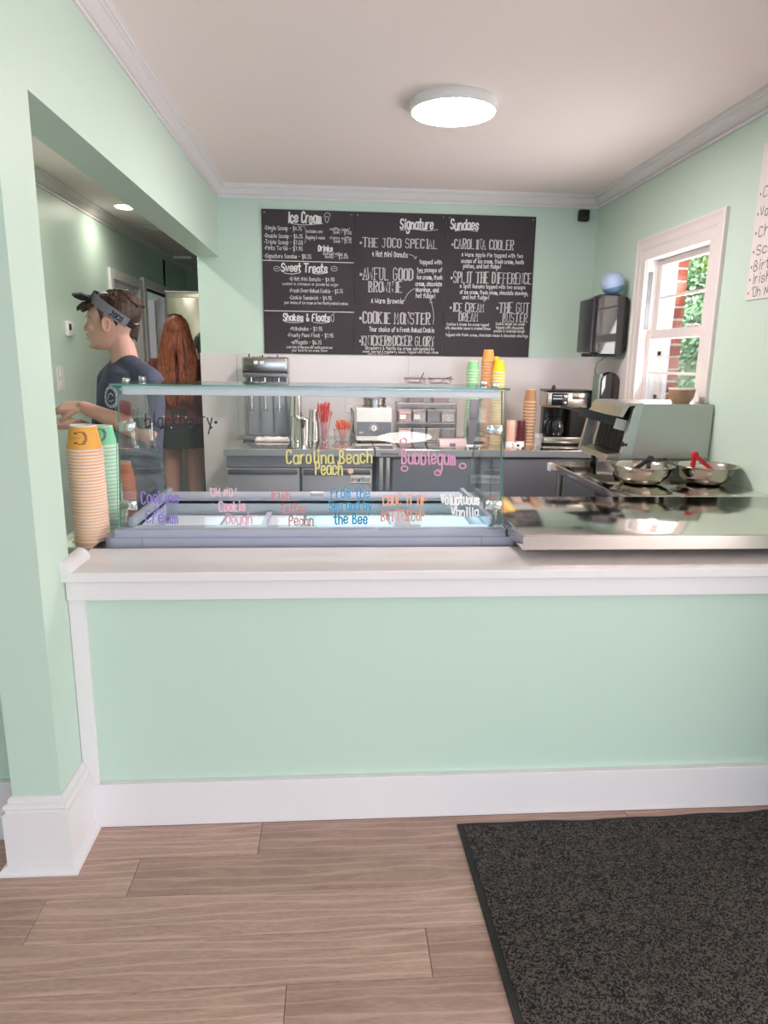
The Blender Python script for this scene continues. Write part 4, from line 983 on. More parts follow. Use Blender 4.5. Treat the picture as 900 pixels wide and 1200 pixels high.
for r_ in range(2):
    for k in range(4):
        x = -RW+.012+k*.0985; z = .134 if r_ == 0 else .008; i = r_*4+k; fh = (.070, .074, .080, .062, .068, .072, .078, .0)[i]
        d = obj('drawer', (lambda b: (hexa(b, [(x, -.112, z), (x+.088, -.112, z), (x+.088, -.109, z), (x, -.109, z), (x, -.125, z+.085), (x+.088, -.125, z+.085), (x+.088, -.122, z+.085), (x, -.122, z+.085)]), box(b, x, x+.088, -.11, .085, z, z+.003), b)[-1])(NB()), M_ACR, t)
        obj('drawer_lip', bx(x, x+.088, -.127, -.121, z+.083, z+.087), MATS['acrylic_edge'], d)
        if fh:
            bm = NB(); rnd = random.Random(i); g = 7
            V = [[bm.verts.new((x+.004+.080*a/g, -.106+.185*b/g, z+fh+rnd.uniform(-.006, .006))) for b in range(g+1)] for a in range(g+1)]
            for a in range(g):
                for b in range(g): bm.faces.new((V[a][b], V[a+1][b], V[a+1][b+1], V[a][b+1]))
            box(bm, x+.004, x+.084, -.106, .079, z+.004, z+fh-.004); o = obj('topping_heap', bm, M_TOPP[i], d, 60)
        if i in (0, 1): obj('label', bx(x+.008, x+.048, -.1225, -.1195, z+.022, z+.052), mat('label_white', (240, 240, 240), .5), d)
        if i in (0, 4): obj('label', bx(x+.004, x+.082, -.1245, -.1215, z+.062, z+.074), mat('label_pink', (240, 196, 188), .5), d)
# two shallow trays on the rack
for name, lab, x0, x1, col in (('topping_tray', 'clear square tray with brown topping, left one on the topping rack', -.140, -.012, (128, 76, 52)), ('topping_tray', 'clear square tray with reddish topping, right one on the topping rack', .028, .168, (150, 84, 84))):
    t = thing(name, lab, 'tray', (.625+(x0+x1)/2, 4.80, ZB+RH), 0, 'trays on the topping rack'); w_ = (x1-x0)/2
    P = rrect(w_*2, .15, .02)
    obj('tray', loft(NB(), [[(a*.86, b*.86, .001) for a, b in P], [(a, b, .165) for a, b in P], [(a*.98, b*.98, .165) for a, b in P], [(a*.84, b*.84, .004) for a, b in P]]), M_ACR, t, 40)
    obj('tray_rim', loft(NB(), [[(a*s_, b*s_, z) for a, b in P] for z, s_ in ((.160, 1.0), (.160, 1.14), (.168, 1.14), (.168, 1.0))], cap=False), mat('tray_rim', (150, 120, 112), .4), t, 40)
    obj('topping', loft(NB(), [[(a*.83, b*.83, .004) for a, b in P], [(a*.93, b*.93, .128) for a, b in P], [(a*.6, b*.6, .142) for a, b in P]]), mat('tray_fill_%d' % col[0], col, .7, bump=1, bscale=150, var=.4, vscale=90), t, 40)
    obj('serving_spoon', tube(NB(), [(-.02 if x0 > 0 else .02, 0, .125), (.04, -.02, .170), (.055 if x0 < 0 else .075, -.03, .205 if x0 < 0 else .178)], .0035, 8), mat('spoon_brown', (120, 66, 60), .4), t, True)
# pink box with a black clip
t = thing('pink_box', 'flat pale pink box with a dark clip near the counter edge', 'box', (.79, 4.56, ZB))
obj('box_body', bx(-.10, .085, -.05, .06, 0, .030, .003), mat('pale_pink', (236, 208, 212), .6), t)
obj('box_lid', bx(-.102, .087, -.052, .062, .024, .036, .003), mat('pale_pink_lid', (244, 218, 220), .6), t)
obj('clip', bx(-.035, .005, -.058, -.050, .002, .016, .003), M_DSTEEL, t)
# dark cup dispenser tube
t = thing('lid_dispenser', 'dark grey lid dispenser tower in front of the mint cups', 'dispenser', (.905, 4.50, ZB))
obj('base', bx(-.050, .048, -.05, .05, 0, .012, .004), M_WHITE, t)
obj('tower', bx(-.038, .036, -.035, .035, .012, .175, .008), mat('tower_grey', (110, 104, 114), .4), t, 40)
obj('upper_sleeve', bx(-.030, .030, -.032, .032, .175, .305, .006), mat('sleeve_grey', (132, 128, 136), .35, .3), t, 40)
for x in (-.042, .034): obj('side_rail', bx(x, x+.008, -.04, -.032, .012, .315, .002), M_CHROME, t)
# ------------------------------------------------------------------ squeeze bottles
def bottle(label, x, y, col, h_=.155, r=.026):
    t = thing('sauce_bottle', label, 'bottle', (x, y, ZB), 0, 'sauce bottles beside the display case end')
    obj('cap', lathe(NB(), [(.001, 0), (r*1.02, 0), (r*1.02, .022), (r*.9, .028)], n=20), M_WHITE, t, 40)
    obj('bottle', lathe(NB(), [(r*.9, .028), (r, .036), (r, h_-.01), (r*.96, h_), (.001, h_)], n=20), mat('sauce_%d' % col[0], col, .25, coat=.5), t, 40)
    return t
bottle('peach coloured sauce bottle upside down beside the display case end', 1.17, 4.54, (226, 182, 160), .17, .03)
bottle('dark red sauce bottle upside down left of the kraft coffee cups', 1.243, 4.56, (92, 22, 36), .165, .027)
t = thing('sauce_dispenser', 'small white packet dish at the counter edge left of the kraft cups', 'dish', (1.185, 4.42, ZB))
obj('dish', bx(-.03, .03, -.025, .025, 0, .035, .008), M_WHITE, t, 40); obj('hole', lathe(NB(), [(.001, .001), (.008, .001), (.008, 0)], n=14, M=Matrix.Translation((0, -.0255, .018)) @ Matrix.Rotation(pi/2, 4, 'X')), M_BLACK, t)
t = thing('glass_tumbler', 'small clear tumbler standing in front of the kraft cup stack', 'tumbler', (1.345, 4.50, ZB))
obj('tumbler', lathe(NB(), [(.001, .002), (.024, 0), (.030, .085), (.028, .085), (.022, .006), (.001, .006)], n=24, cap=False), M_ACR, t, 40)
# ------------------------------------------------------------------ coffee maker
t = thing('coffee_maker', 'black and steel coffee maker with glass carafe on the back counter', 'coffee maker', (1.585, 4.70, ZB), rad(-4))
M_CS = mat('coffee_steel', (202, 190, 178), .25, 1, bump=.04, bscale=30, aniso=(60, 1, 1))
obj('base', bx(-.165, .135, -.12, .12, 0, .018, .006), M_BLACK, t, 40)
obj('base_trim', bx(-.167, .115, -.126, -.05, .012, .055, .008), M_CS, t, 40)
obj('rear_column', bx(-.145, .150, -.01, .12, .016, .27, .01), M_BLACK, t, 40)
obj('brew_column', bx(.01, .155, -.105, -.0, .055, .24, .01), M_BLACKM, t, 40)
h_ = obj('upper_housing', bx(-.158, .118, -.122, .12, .250, .355, .008, seg=3), M_CS, t, 40)
obj('side_housing', bx(.117, .163, -.11, .12, .235, .362, .008), M_BLACK, t, 40)
obj('top_lid', bx(-.160, .165, -.125, .12, .354, .368, .006), M_BLACK, t, 40)
c_ = obj('control_panel', bx(-.128, -.022, -.1265, -.12, .268, .346, .006), M_BLACK, t, 40)
for x, z in ((-.040, .325), (-.042, .282)): obj('dial', lathe(NB(), [(.001, .008), (.011, .007), (.012, 0)], n=18, M=Matrix.Translation((x, -.1265, z)) @ Matrix.Rotation(pi/2, 4, 'X')), M_CHROME, c_, 40)
bm = NB()
for z in (.330, .310): ribbon(bm, [(-.118, z), (-.062, z)], .006 if z < .32 else .004, lambda u, v, l=0: (u, -.1272, v))
obj('panel_marks', bm, M_CHALK, c_)
obj('drawer_front', bx(.010, .112, -.126, -.121, .308, .350, .004), M_CS, h_, 40)
obj('steam_arm', tube(NB(), [(.085, -.11, .235), (.085, -.12, .212), (.12, -.128, .20), (.135, -.13, .192)], .004, 8), M_CHROME, t, True)
obj('lid_button', lathe(NB(), [(.016, 0), (.014, .012), (.006, .028), (.001, .03)], (-.095, -.02, .368), 16), M_BLACK, t, 40)
obj('filter_neck', lathe(NB(), [(.055, .19), (.06, .25)], (-.07, -.04, 0), 24), M_BLACK, t, 40)
tc_ = thing('carafe', 'glass coffee carafe with black handle standing in the coffee maker', 'carafe', (1.585-.075, 4.70-.055, ZB+.056))
obj('glass_body', lathe(NB(), [(.001, .001), (.052, .0), (.062, .012), (.066, .05), (.058, .09), (.042, .118), (.040, .118), (.056, .09), (.064, .05), (.060, .014), (.05, .003), (.001, .003)], n=32, cap=False), clear('carafe_glass', (.82, .82, .84), 1.7), tc_, True)
obj('collar', lathe(NB(), [(.043, .112), (.046, .118), (.046, .130), (.001, .134)], n=28, cap=False), M_BLACK, tc_, 40)
obj('handle', tube(NB(), [(-.040, -.02, .122), (-.075, -.035, .120), (-.098, -.045, .085), (-.108, -.05, .03), (-.085, -.045, .008), (-.055, -.03, .012)], [.009, .010, .010, .010, .009, .006], 10), M_BLACK, tc_, True)
# ------------------------------------------------------------------ conveyor toaster
M_TOA = mat('toaster_side', (176, 178, 172), .32, .75, bump=.05, bscale=12, var=.06, vscale=4)
M_TOF = mat('toaster_front', (188, 180, 170), .3, .85)
t = thing('conveyor_toaster', 'large grey conveyor toaster beside the window, its black open front facing left', 'toaster')
Y1, Y2 = 3.275, 3.675
zt0, zt1 = 1.032, 1.298
xb, xt = 1.43, 1.505        # front edge of side panel, bottom and top
obj('side_panel', prism(NB(), [(1.452, zt0), (1.842, zt0+.002), (1.842, zt1), (1.492, zt1)], (0, Y1, 0), (1, 0, 0), (0, 0, 1), (0, Y2-Y1, 0)), M_TOA, t)
obj('curved_cheek', prism(NB(), [(1.398, zt0), (1.4515, zt0), (1.4915, zt1), (1.470, zt1+.001), (1.452, zt1-.006), (1.440, zt1-.03)], (0, Y1, 0), (1, 0, 0), (0, 0, 1), (0, .03, 0)), mat('toaster_cheek', (190, 194, 190), .3, .7), t, 30)
obj('curved_cheek', prism(NB(), [(1.398, zt0), (1.4515, zt0), (1.4915, zt1), (1.470, zt1+.001), (1.452, zt1-.006), (1.440, zt1-.03)], (0, Y2-.03, 0), (1, 0, 0), (0, 0, 1), (0, .03, 0)), MATS['toaster_cheek'], t, 30)
obj('hood', prism(NB(), [(1.372, zt1-.062), (1.392, zt1-.066), (1.42, zt1-.012), (1.49, zt1-.004), (1.49, zt1+.003), (1.41, zt1+.002), (1.388, zt1-.012)], (0, Y1+.001, 0), (1, 0, 0), (0, 0, 1), (0, Y2-Y1-.002, 0)), M_TOF, t, 30)
obj('lower_front', prism(NB(), [(1.325, zt0-.008), (1.46, zt0-.02), (1.46, zt0+.03), (1.335, zt0+.018)], (0, Y1+.004, 0), (1, 0, 0), (0, 0, 1), (0, Y2-Y1-.008, 0)), M_TOF, t)
obj('far_front_frame', prism(NB(), [(1.322, zt0-.006), (1.36, zt0-.006), (1.405, zt1-.05), (1.37, zt1-.05)], (0, Y2-.03, 0), (1, 0, 0), (0, 0, 1), (0, .029, 0)), M_TOF, t)
obj('dark_interior', prism(NB(), [(1.415, zt0+.03), (1.50, zt0+.03), (1.50, zt1-.03), (1.445, zt1-.03)], (0, Y1+.031, 0), (1, 0, 0), (0, 0, 1), (0, Y2-Y1-.062, 0)), mat('toaster_inside', (22, 21, 24), .5), t)
o = obj('loading_rack', prism(NB(), [(-.205, .050), (.045, -.012), (.045, -.002), (-.205, .062)], (1.40, Y1+.05, 1.205), (1, 0, 0), (0, 0, 1), (0, .30, 0)), M_BLACK, t)
obj('rack_front_plate', hexa(NB(), [(1.19, Y1+.042, 1.235), (1.445, Y1+.042, 1.168), (1.445, Y1+.05, 1.168), (1.19, Y1+.05, 1.235), (1.19, Y1+.042, 1.278), (1.445, Y1+.042, 1.213), (1.445, Y1+.05, 1.213), (1.19, Y1+.05, 1.278)]), M_BLACK, o)
obj('rack_label', hexa(NB(), [(1.365, Y1+.0405, 1.176), (1.432, Y1+.0405, 1.160), (1.432, Y1+.0425, 1.160), (1.365, Y1+.0425, 1.176), (1.378, Y1+.0405, 1.226), (1.442, Y1+.0405, 1.212), (1.442, Y1+.0425, 1.212), (1.378, Y1+.0425, 1.226)]), mat('rack_label', (200, 196, 196), .5), o)
for k in range(7): obj('conveyor_wire', tube(NB(), [(1.395, Y1+.06+k*.045, zt0+.04), (1.43, Y1+.06+k*.045, zt1-.07)], .002, 6), M_BLACKM, t)
obj('control_knob', lathe(NB(), [(.001, .02), (.013, .018), (.015, 0)], n=16, M=Matrix.Translation((1.425, Y1+.012, 1.10)) @ Matrix.Rotation(-pi/2, 4, 'Y')), M_BLACK, t, 40)
obj('indicator', bx(1.430, 1.437, Y1+.006, Y1+.022, 1.185, 1.205), mat('amber', (214, 120, 60), .4), t)
obj('crumb_tray', bx(1.46, 1.66, Y1-.012, Y1+.1, .985, 1.02, .003), M_TOF, t)
for x in (1.40, 1.80):
    for y in (Y1+.04, Y2-.04): obj('foot', lathe(NB(), [(.016, 0), (.018, .012), (.012, .02), (.012, zt0-ZT-.008)], (x, y, ZT), 14), M_BLACK, t, 40)
# wooden bowl on the toaster
t = thing('coconut_bowl', 'small brown wooden bowl with pale rim standing on the toaster', 'bowl', (1.725, Y1+.10, zt1+.001))
obj('bowl', lathe(NB(), [(.001, 0), (.042, 0), (.058, .03), (.064, .068), (.058, .068), (.05, .03), (.036, .008), (.001, .008)], n=32, cap=False), mat('coconut_wood', (156, 124, 98), .6, bump=.5, bscale=30, var=.18, vscale=14), t, 40)
obj('rim', lathe(NB(), [(.0642, .066), (.0646, .074), (.057, .074), (.0575, .066)], n=32, cap=False), mat('bowl_rim', (226, 210, 202), .5), t, 40)
# steel bowls with tongs
def bowl(label, x, y, r, hgt):
    t = thing('mixing_bowl', label, 'bowl', (x, y, ZT), 0, 'steel mixing bowls on the side table')
    pr = [(.001, .002), (r*.40, 0), (r*.48, .003), (r*.80, hgt*.42), (r*.93, hgt*.97), (r*1.0, hgt), (r*1.0, hgt-.003), (r*.94, hgt-.004)]
    outer = [(.001, 0), (r*.42, 0), (r*.60, hgt*.10), (r*.80, hgt*.42), (r*.90, hgt*.80), (r*.925, hgt*.97), (r, hgt), (r*1.003, hgt+.002), (r*.92, hgt+.001), (r*.89, hgt*.80), (r*.785, hgt*.43), (r*.58, hgt*.13), (r*.40, .004), (.001, .004)]
    obj('bowl', lathe(NB(), outer, n=56, cap=False), mat('bowl_steel', (200, 192, 182), .12, 1), t, True)
    return t
B1 = bowl('steel mixing bowl holding the black tongs, left one of the two bowls', at(752.5, 545, 1, 3.04).x, 3.04, .145, .086)
B2 = bowl('steel mixing bowl holding the red tongs, right one beside the wall', 1.704, 3.035, .142, .086)
def tongs(name, label, x, y, z, col, a0, tip, spread=.05):
    t = thing(name, label, 'tongs', (x, y, z), 0, 'tongs in the steel bowls'); m = mat(name+'_plastic_%d' % col[0], col, .35)
    T = Vector(tip); side = Vector((spread, .01, 0))
    for s in (0, 1):
        e = Vector((0, 0, 0)) + (side if s else Vector()); mid = (T+e)*.5
        u = (e-T).normalized(); w_ = u.cross(Vector((0, 1, 0))).normalized()
        pts = [T, T*.7+e*.3, T*.3+e*.7, e]
        rings = []
        for i, p in enumerate(pts):
            ww = (.011, .010, .009, .012)[i]; rings.append([p+Vector((0, -.009, 0))+w_*.006, p+Vector((0, .009, 0))+w_*.006, p+Vector((0, .009, 0))-w_*.006-w_*ww*.3, p+Vector((0, -.009, 0))-w_*.006-w_*ww*.3])
        obj('arm', loft(NB(), rings), m, t)
    obj('hinge', lathe(NB(), [(.001, -.013), (.013, -.013), (.014, 0), (.013, .013), (.001, .013)], n=18, M=Matrix.Translation(T) @ Matrix.Rotation(pi/2, 4, 'X')), m, t, 40)
    return t
tongs('black_tongs', 'black plastic tongs leaning in the left steel bowl', B1.location.x-.058, 3.05, ZT+.04, (40, 40, 48), 0, (.085, -.03, .078), .095)
tongs('red_tongs', 'red plastic tongs leaning in the right steel bowl', B2.location.x-.067, 3.03, ZT+.04, (205, 36, 40), 0, (-.012, -.03, .100), .13)
# ------------------------------------------------------------------ dispensers on the right wall
M_SMOKE = mat('smoked_plastic', (46, 42, 44), .08, coat=1)
t = thing('paper_towel_dispenser', 'large smoked black paper towel dispenser on the wall left of the window', 'dispenser')
P = rrect(.235, .37, .045, 6)
def dprism(name, y0, y1, xc, zc, w, h_, r, m, par, shrink=.86):
    P = rrect(w, h_, r, 6); P2 = [(a*shrink+0, b*.97) for a, b in P]
    return obj(name, loft(NB(), [[(xc+a, y0+.02*(1-.0), zc+b) if False else (xc+a*.9, y0, zc+b*.94) for a, b in P], [(xc+a, y0+.02, zc+b) for a, b in P], [(xc+a, y1-.02, zc+b) for a, b in P], [(xc+a*.9, y1, zc+b*.94) for a, b in P]]), m, par, 50)
dprism('cover', 4.375, 4.665, 1.738, 1.722, .218, .375, .04, M_SMOKE, t)
obj('front_panel', bx(1.614, 1.632, 4.40, 4.645, 1.555, 1.885, .006), mat('dispenser_face', (52, 48, 52), .35), t, 40)
obj('crest', bx(1.618, 1.619+.002, 4.60, 4.625, 1.575, 1.60), M_DSTEEL, t)
obj('paper_slot', bx(1.64, 1.80, 4.42, 4.62, 1.528, 1.545, .003), M_BLACKM, t)
t = thing('soap_dispenser', 'black oval soap dispenser on the wall sheet under the towel dispenser', 'dispenser')
dprism('cover', 4.43, 4.565, 1.783, 1.298, .130, .27, .06, M_SMOKE, t)
obj('pale_side', loft(NB(), [[(1.722+a*.16, y, 1.31+b*.86) for a, b in rrect(.165, .25, .05)] for y in (4.445, 4.555)]), mat('green_reflection_plastic', (112, 128, 116), .3), t, 40)  # greenish reflection put into the colour of this side
obj('drip_tray', bx(1.71, 1.84, 4.43, 4.56, 1.115, 1.155, .01), M_WHITE, t, 40)
tag(obj('speaker_cord', tube(NB(), [(1.84, 4.69, 1.53), (1.80, 4.74, 1.49), (1.80, 4.78, 1.44), (1.835, 4.80, 1.36)], .0025, 6), M_DSTEEL, smooth=True), 'thin grey cord curling on the wall sheet between the dispensers', 'cord')
t = thing('round_speaker', 'pale blue ball with darker base resting on the towel dispenser', 'speaker', (1.745, 4.44, 1.909))
bmu = NB(); bmesh.ops.create_uvsphere(bmu, u_segments=40, v_segments=24, radius=.072)
Rm = Matrix.Translation((0, 0, .070)) @ Matrix.Rotation(rad(-14), 4, 'Y'); up = NB(); 
ang = [rad(a) for a in range(-20, 91, 5)]
obj('upper_shell', lathe(NB(), [(.072*cos(a), .072*sin(a)) for a in ang[:-1]]+[(.0005, .072)], n=40, cap=False, M=Rm), mat('pale_blue', (166, 184, 214), .5), t, True)
ang = [rad(a) for a in range(-75, -19, 5)]
obj('lower_shell', lathe(NB(), [(.001, .072*sin(ang[0]))]+[(.0725*cos(a), .0725*sin(a)) for a in ang], n=40, cap=False, M=Rm), mat('steel_blue', (96, 128, 160), .5), t, True); bmu.free(); up.free()
# ------------------------------------------------------------------ door mat
M_PILE = mat('mat_pile', (50, 47, 46), .95); nt = M_PILE.node_tree; b = nt.nodes['Principled BSDF']
tc = nt.nodes.new('ShaderNodeTexCoord'); n1 = nt.nodes.new('ShaderNodeTexNoise'); n1.inputs['Scale'].default_value = 72; n1.inputs['Detail'].default_value = 1; n1.inputs['Distortion'].default_value = 2.5
r = nt.nodes.new('ShaderNodeValToRGB'); r.color_ramp.elements[0].position = .46; r.color_ramp.elements[0].color = (*lin((16, 15, 16)), 1); r.color_ramp.elements[1].position = .56; r.color_ramp.elements[1].color = (*lin((88, 79, 74)), 1)
bp = nt.nodes.new('ShaderNodeBump'); bp.inputs['Strength'].default_value = 1; bp.inputs['Distance'].default_value = .004
nt.links.new(tc.outputs['Object'], n1.inputs['Vector']); nt.links.new(n1.outputs[0], r.inputs[0]); nt.links.new(r.outputs[0], b.inputs['Base Color']); nt.links.new(n1.outputs[0], bp.inputs['Height']); nt.links.new(bp.outputs[0], b.inputs['Normal'])
t = thing('door_mat', 'large charcoal ribbed door mat with black rubber edge on the wood floor', 'mat', (.398, 1.962, .0), rad(1.1))
MW, MD = 1.42, 2.1
bm = NB(); g = 60; rings = []
def edge_y(u): return .004*sin(u*11)+.003*sin(u*23+1)+ (.006 if u > .5 else 0)*sin(u*7)
top = [(MW*i/g, edge_y(MW*i/g)) for i in range(g+1)]
outer = top + [(MW, -MD), (0, -MD)]
inner = [(min(max(x, .02), MW-.02), y-.016) for x, y in top] + [(MW-.02, -MD+.02), (.02, -MD+.02)]
obj('rubber_border', ring_frame(NB(), outer, inner, 0.0005, .006), M_BLACKM, t)
obj('pile', loft(NB(), [[(x, y, .0008) for x, y in inner], [(x, y, .0085) for x, y in inner]]), M_PILE, t)
# ------------------------------------------------------------------ tall steel unit at the end of the passage
t = thing('tall_steel_cabinet', 'tall stainless cabinet standing at the far end of the passage', 'cabinet', (-1.16, 7.3, 0))
obj('body', bx(-.44, .42, -.35, .35, .05, 2.09, .01), mat('cabinet_steel', (186, 184, 170), .35, .6), t, 40)
obj('top_trim', bx(-.45, .43, -.36, .36, 2.08, 2.10, .004), M_EDGE, t)
for x in (-.43, .0): obj('door', bx(x+.005, x+.415, -.366, -.35, .12, 2.04, .006), mat('cabinet_door', (190, 188, 174), .3, .6), t, 40)
for x in (-.03, .02): obj('handle', bx(x, x+.012, -.385, -.366, .95, 1.2, .004), M_EDGE, t)
for x in (-.38, .36): obj('foot', bx(x-.02, x+.02, -.3, .3, 0, .05), M_BLACKM, t)
# ------------------------------------------------------------------ people
def ell(bm, c, r, rot=None, n=20):
    c = Vector(c); m = n//2; rings = []
    for a in range(1, m):
        t = pi*a/m; rings.append([Vector((r[0]*sin(t)*cos(2*pi*k/n), r[1]*sin(t)*sin(2*pi*k/n), r[2]*cos(t))) for k in range(n)])
    if rot is not None: rings = [[rot @ p for p in q] for q in rings]
    loft(bm, [[c+p for p in q] for q in rings])
def limb(bm, pts, rad_, n=16, flat=1.0):
    """tapering round limb with ball ends through joints"""
    pts = [Vector(p) for p in pts]
    P, R = [], []
    for i in range(len(pts)-1):
        for k in range(5):
            f = k/5; P.append(pts[i].lerp(pts[i+1], f)); R.append(rad_[i]+(rad_[i+1]-rad_[i])*f)
    P.append(pts[-1]); R.append(rad_[-1])
    for a in range(2):
        Q = P[:]
        for i in range(1, len(P)-1): P[i] = (Q[i-1]+Q[i]*2+Q[i+1])/4
    tube(bm, P, R, n); ell(bm, P[0], (R[0],)*3, n=14); ell(bm, P[-1], (R[-1],)*3, n=14)
def remesh(name, bm, m, voxel, parent=None, smooth=3, dec=None):
    bmesh.ops.recalc_face_normals(bm, faces=bm.faces)
    me = bpy.data.meshes.new('tmp'); bm.to_mesh(me); bm.free(); o = bpy.data.objects.new('tmp', me); C.objects.link(o)
    r = o.modifiers.new('r', 'REMESH'); r.mode = 'VOXEL'; r.voxel_size = voxel
    if smooth: s = o.modifiers.new('s', 'SMOOTH'); s.factor = .5; s.iterations = smooth
    dg = bpy.context.evaluated_depsgraph_get(); me2 = bpy.data.meshes.new_from_object(o.evaluated_get(dg)); me2.name = name
    bpy.data.objects.remove(o); bpy.data.meshes.remove(me); me2.materials.clear()
    return link(name, me2, m, parent, True)
def skin_mat(name, rgb):
    m = mat(name, rgb, .5, bump=.08, bscale=300, var=.05, vscale=12); b = m.node_tree.nodes['Principled BSDF']
    b.inputs['Subsurface Weight'].default_value = .12; b.inputs['Subsurface Radius'].default_value = (.012, .004, .002); b.inputs['Subsurface Scale'].default_value = 1
    return m
def hair_mat(name, rgb, dark):
    m = mat(name, rgb, .42, bump=.5, bscale=60, aniso=(9, 9, .7)); nt = m.node_tree; b = nt.nodes['Principled BSDF']
    n = nt.nodes.new('ShaderNodeTexNoise'); n.inputs['Scale'].default_value = 45; mp = nt.nodes.new('ShaderNodeMapping'); mp.inputs['Scale'].default_value = (3, 3, .18); tc = nt.nodes.new('ShaderNodeTexCoord')
    r = nt.nodes.new('ShaderNodeValToRGB'); r.color_ramp.elements[0].position = .35; r.color_ramp.elements[0].color = (*lin(dark), 1); r.color_ramp.elements[1].position = .65; r.color_ramp.elements[1].color = (*lin(rgb), 1)
    nt.links.new(tc.outputs['Object'], mp.inputs[0]); nt.links.new(mp.outputs[0], n.inputs['Vector']); nt.links.new(n.outputs[0], r.inputs[0]); nt.links.new(r.outputs[0], b.inputs['Base Color'])
    return m
SK = skin_mat('skin', (222, 172, 154))
def hand(bm, wrist, d, palm_n, size=.19, curl=.55, side=1):
    """palm, four unequal curled fingers and a side thumb; d = pointing direction, palm_n = where the palm faces"""
    d = Vector(d).normalized(); pn = Vector(palm_n); pn = (pn-d*pn.dot(d)).normalized(); s = d.cross(pn)*side; W_ = Vector(wrist)
    k = size/.19
    for f in range(4):
        o = (f-1.5)*.021*k; b0 = W_+d*.02*k+s*o*.8; b1 = W_+d*.092*k*(1-.04*abs(f-1.2))+s*o
        limb(bm, [b0, b1], [.014*k, .0125*k], 10)
        L = (.072, .082, .076, .060)[f]*k; a = 0; p = b1; P = [b1]
        for q in range(3):
            a += curl*(.7, 1.0, .8)[q]; p = p+(d*cos(a)+pn*sin(a))*L*(.45, .32, .25)[q]; P.append(p)
        limb(bm, P, [.0105*k, .0095*k, .0085*k, .007*k], 10)
    t0 = W_+d*.025*k-s*.026*k; t1 = W_+d*.058*k-s*.050*k+pn*.014*k; t2 = W_+d*.088*k-s*.052*k+pn*.032*k
    limb(bm, [t0, t1, t2], [.015*k, .012*k, .009*k], 10)
def slab_ring(c, f, l, a, b, n=28, e=2.3):
    """superellipse torso ring: half depth a along f, half width b along l"""
    out = []
    for i in range(n):
        t = 2*pi*i/n; ct, st = cos(t), sin(t)
        out.append(Vector(c)+f*(a*abs(ct)**(2/e)*(1 if ct > 0 else -1))+l*(b*abs(st)**(2/e)*(1 if st > 0 else -1)))
    return out
# ---- the young man behind the counter
YM = 3.25
def pm(px, py, y=YM): return at(px, py, 1, y)
man = thing('person', 'person in black visor and dark blue tee shirt, side-on, reaching forward, left of display case', 'person')
fwd = Vector((-.93, -.37, 0)).normalized(); lft = Vector((-fwd.y, fwd.x, 0))
U = Vector((0, 0, 1)); X_ = Vector((1, 0, 0)); Y_ = Vector((0, 1, 0))
def head_slices(dw=0, rows=None):
    rings = []
    for py, fx, bx_, w in rows:
        a = pm(fx, py); b = pm(bx_, py); cx, hx, z = (a.x+b.x)/2, (b.x-a.x)/2, (a.z+b.z)/2
        ring = []
        for i in range(28):
            t = 2*pi*i/28; ct, st = cos(t), sin(t); fr = max(0, -ct)
            ring.append(Vector((cx+hx*abs(ct)**.88*(1 if ct > 0 else -1), YM+w*st*(1-.20*fr*fr), z)))
        rings.append(ring)
    return rings
bm = NB()
rows = [(344, 126, 148, .030), (347, 118, 153, .050), (352, 110, 158, .064), (358, 105.5, 161, .072), (364, 103.2, 162.5, .076), (370, 101.8, 163, .077), (373, 101.9, 163, .077), (376.5, 103, 162.5, .075), (381, 103.2, 161, .073), (386, 103.2, 159, .070), (391, 103.4, 157, .066), (396, 104.4, 155, .062), (400, 105.8, 153, .058), (404, 107.2, 150, .052), (407.5, 109.8, 147, .044), (410, 114, 144, .032)]
loft(bm, head_slices(0, rows))
# nose, lips, brow, jaw
def wedge(pts):
    rings = []
    for px, py, w, dpt in pts:
        c = pm(px, py); rings.append([c+Vector((dpt, -w, 0)), c+Vector((dpt*.3, -w*.75, 0)), c+Vector((0, 0, 0)), c+Vector((dpt*.3, w*.75, 0)), c+Vector((dpt, w, 0))])
    loft(bm, rings)
wedge([(102.5, 374.5, .006, .012), (101.0, 378, .008, .016), (98.6, 381.5, .011, .022), (96.9, 384.6, .014, .030), (98.4, 387.0, .015, .028), (102.3, 388.4, .011, .012)])
for py, px, w, h in ((391.8, 103.6, .020, .0050), (396.8, 104.2, .019, .0052)): c = pm(px, py); ell(bm, c+Vector((.002, 0, 0)), (.0065, w, h))
c = pm(109, 405); ell(bm, c+Vector((.004, 0, 0)), (.020, .026, .016))
for s in (-1, 1):
    c = pm(103.6, 371.6); ell(bm, c+Vector((.006, s*.030, 0)), (.010, .022, .006))
    c = pm(108, 385); ell(bm, c+Vector((.012, s*.040, 0)), (.022, .020, .018))
    ce = pm(131.2, 381); rot = Matrix.Rotation(rad(14), 3, 'Y')
    for k in range(16):          # ear: a raised rim with a lobe
        a = 2*pi*k/16; rr = 1 if k not in (12, 13) else 1.1
        ell(bm, ce+Vector((cos(a)*.0155*rr, s*(.077+.008*(1-.3*cos(a))), sin(a)*.029*rr)), (.0058, .0052, .0058), n=8)
    ell(bm, ce+Vector((0, s*.077, 0)), (.014, .006, .026), rot)
    ell(bm, ce+Vector((.002, s*.080, -.030)), (.007, .0055, .008))
# neck
nb = pm(147, 424)
limb(bm, [pm(141, 392), pm(142.5, 405), nb, nb-U*.05], [.056, .056, .060, .075], 20)
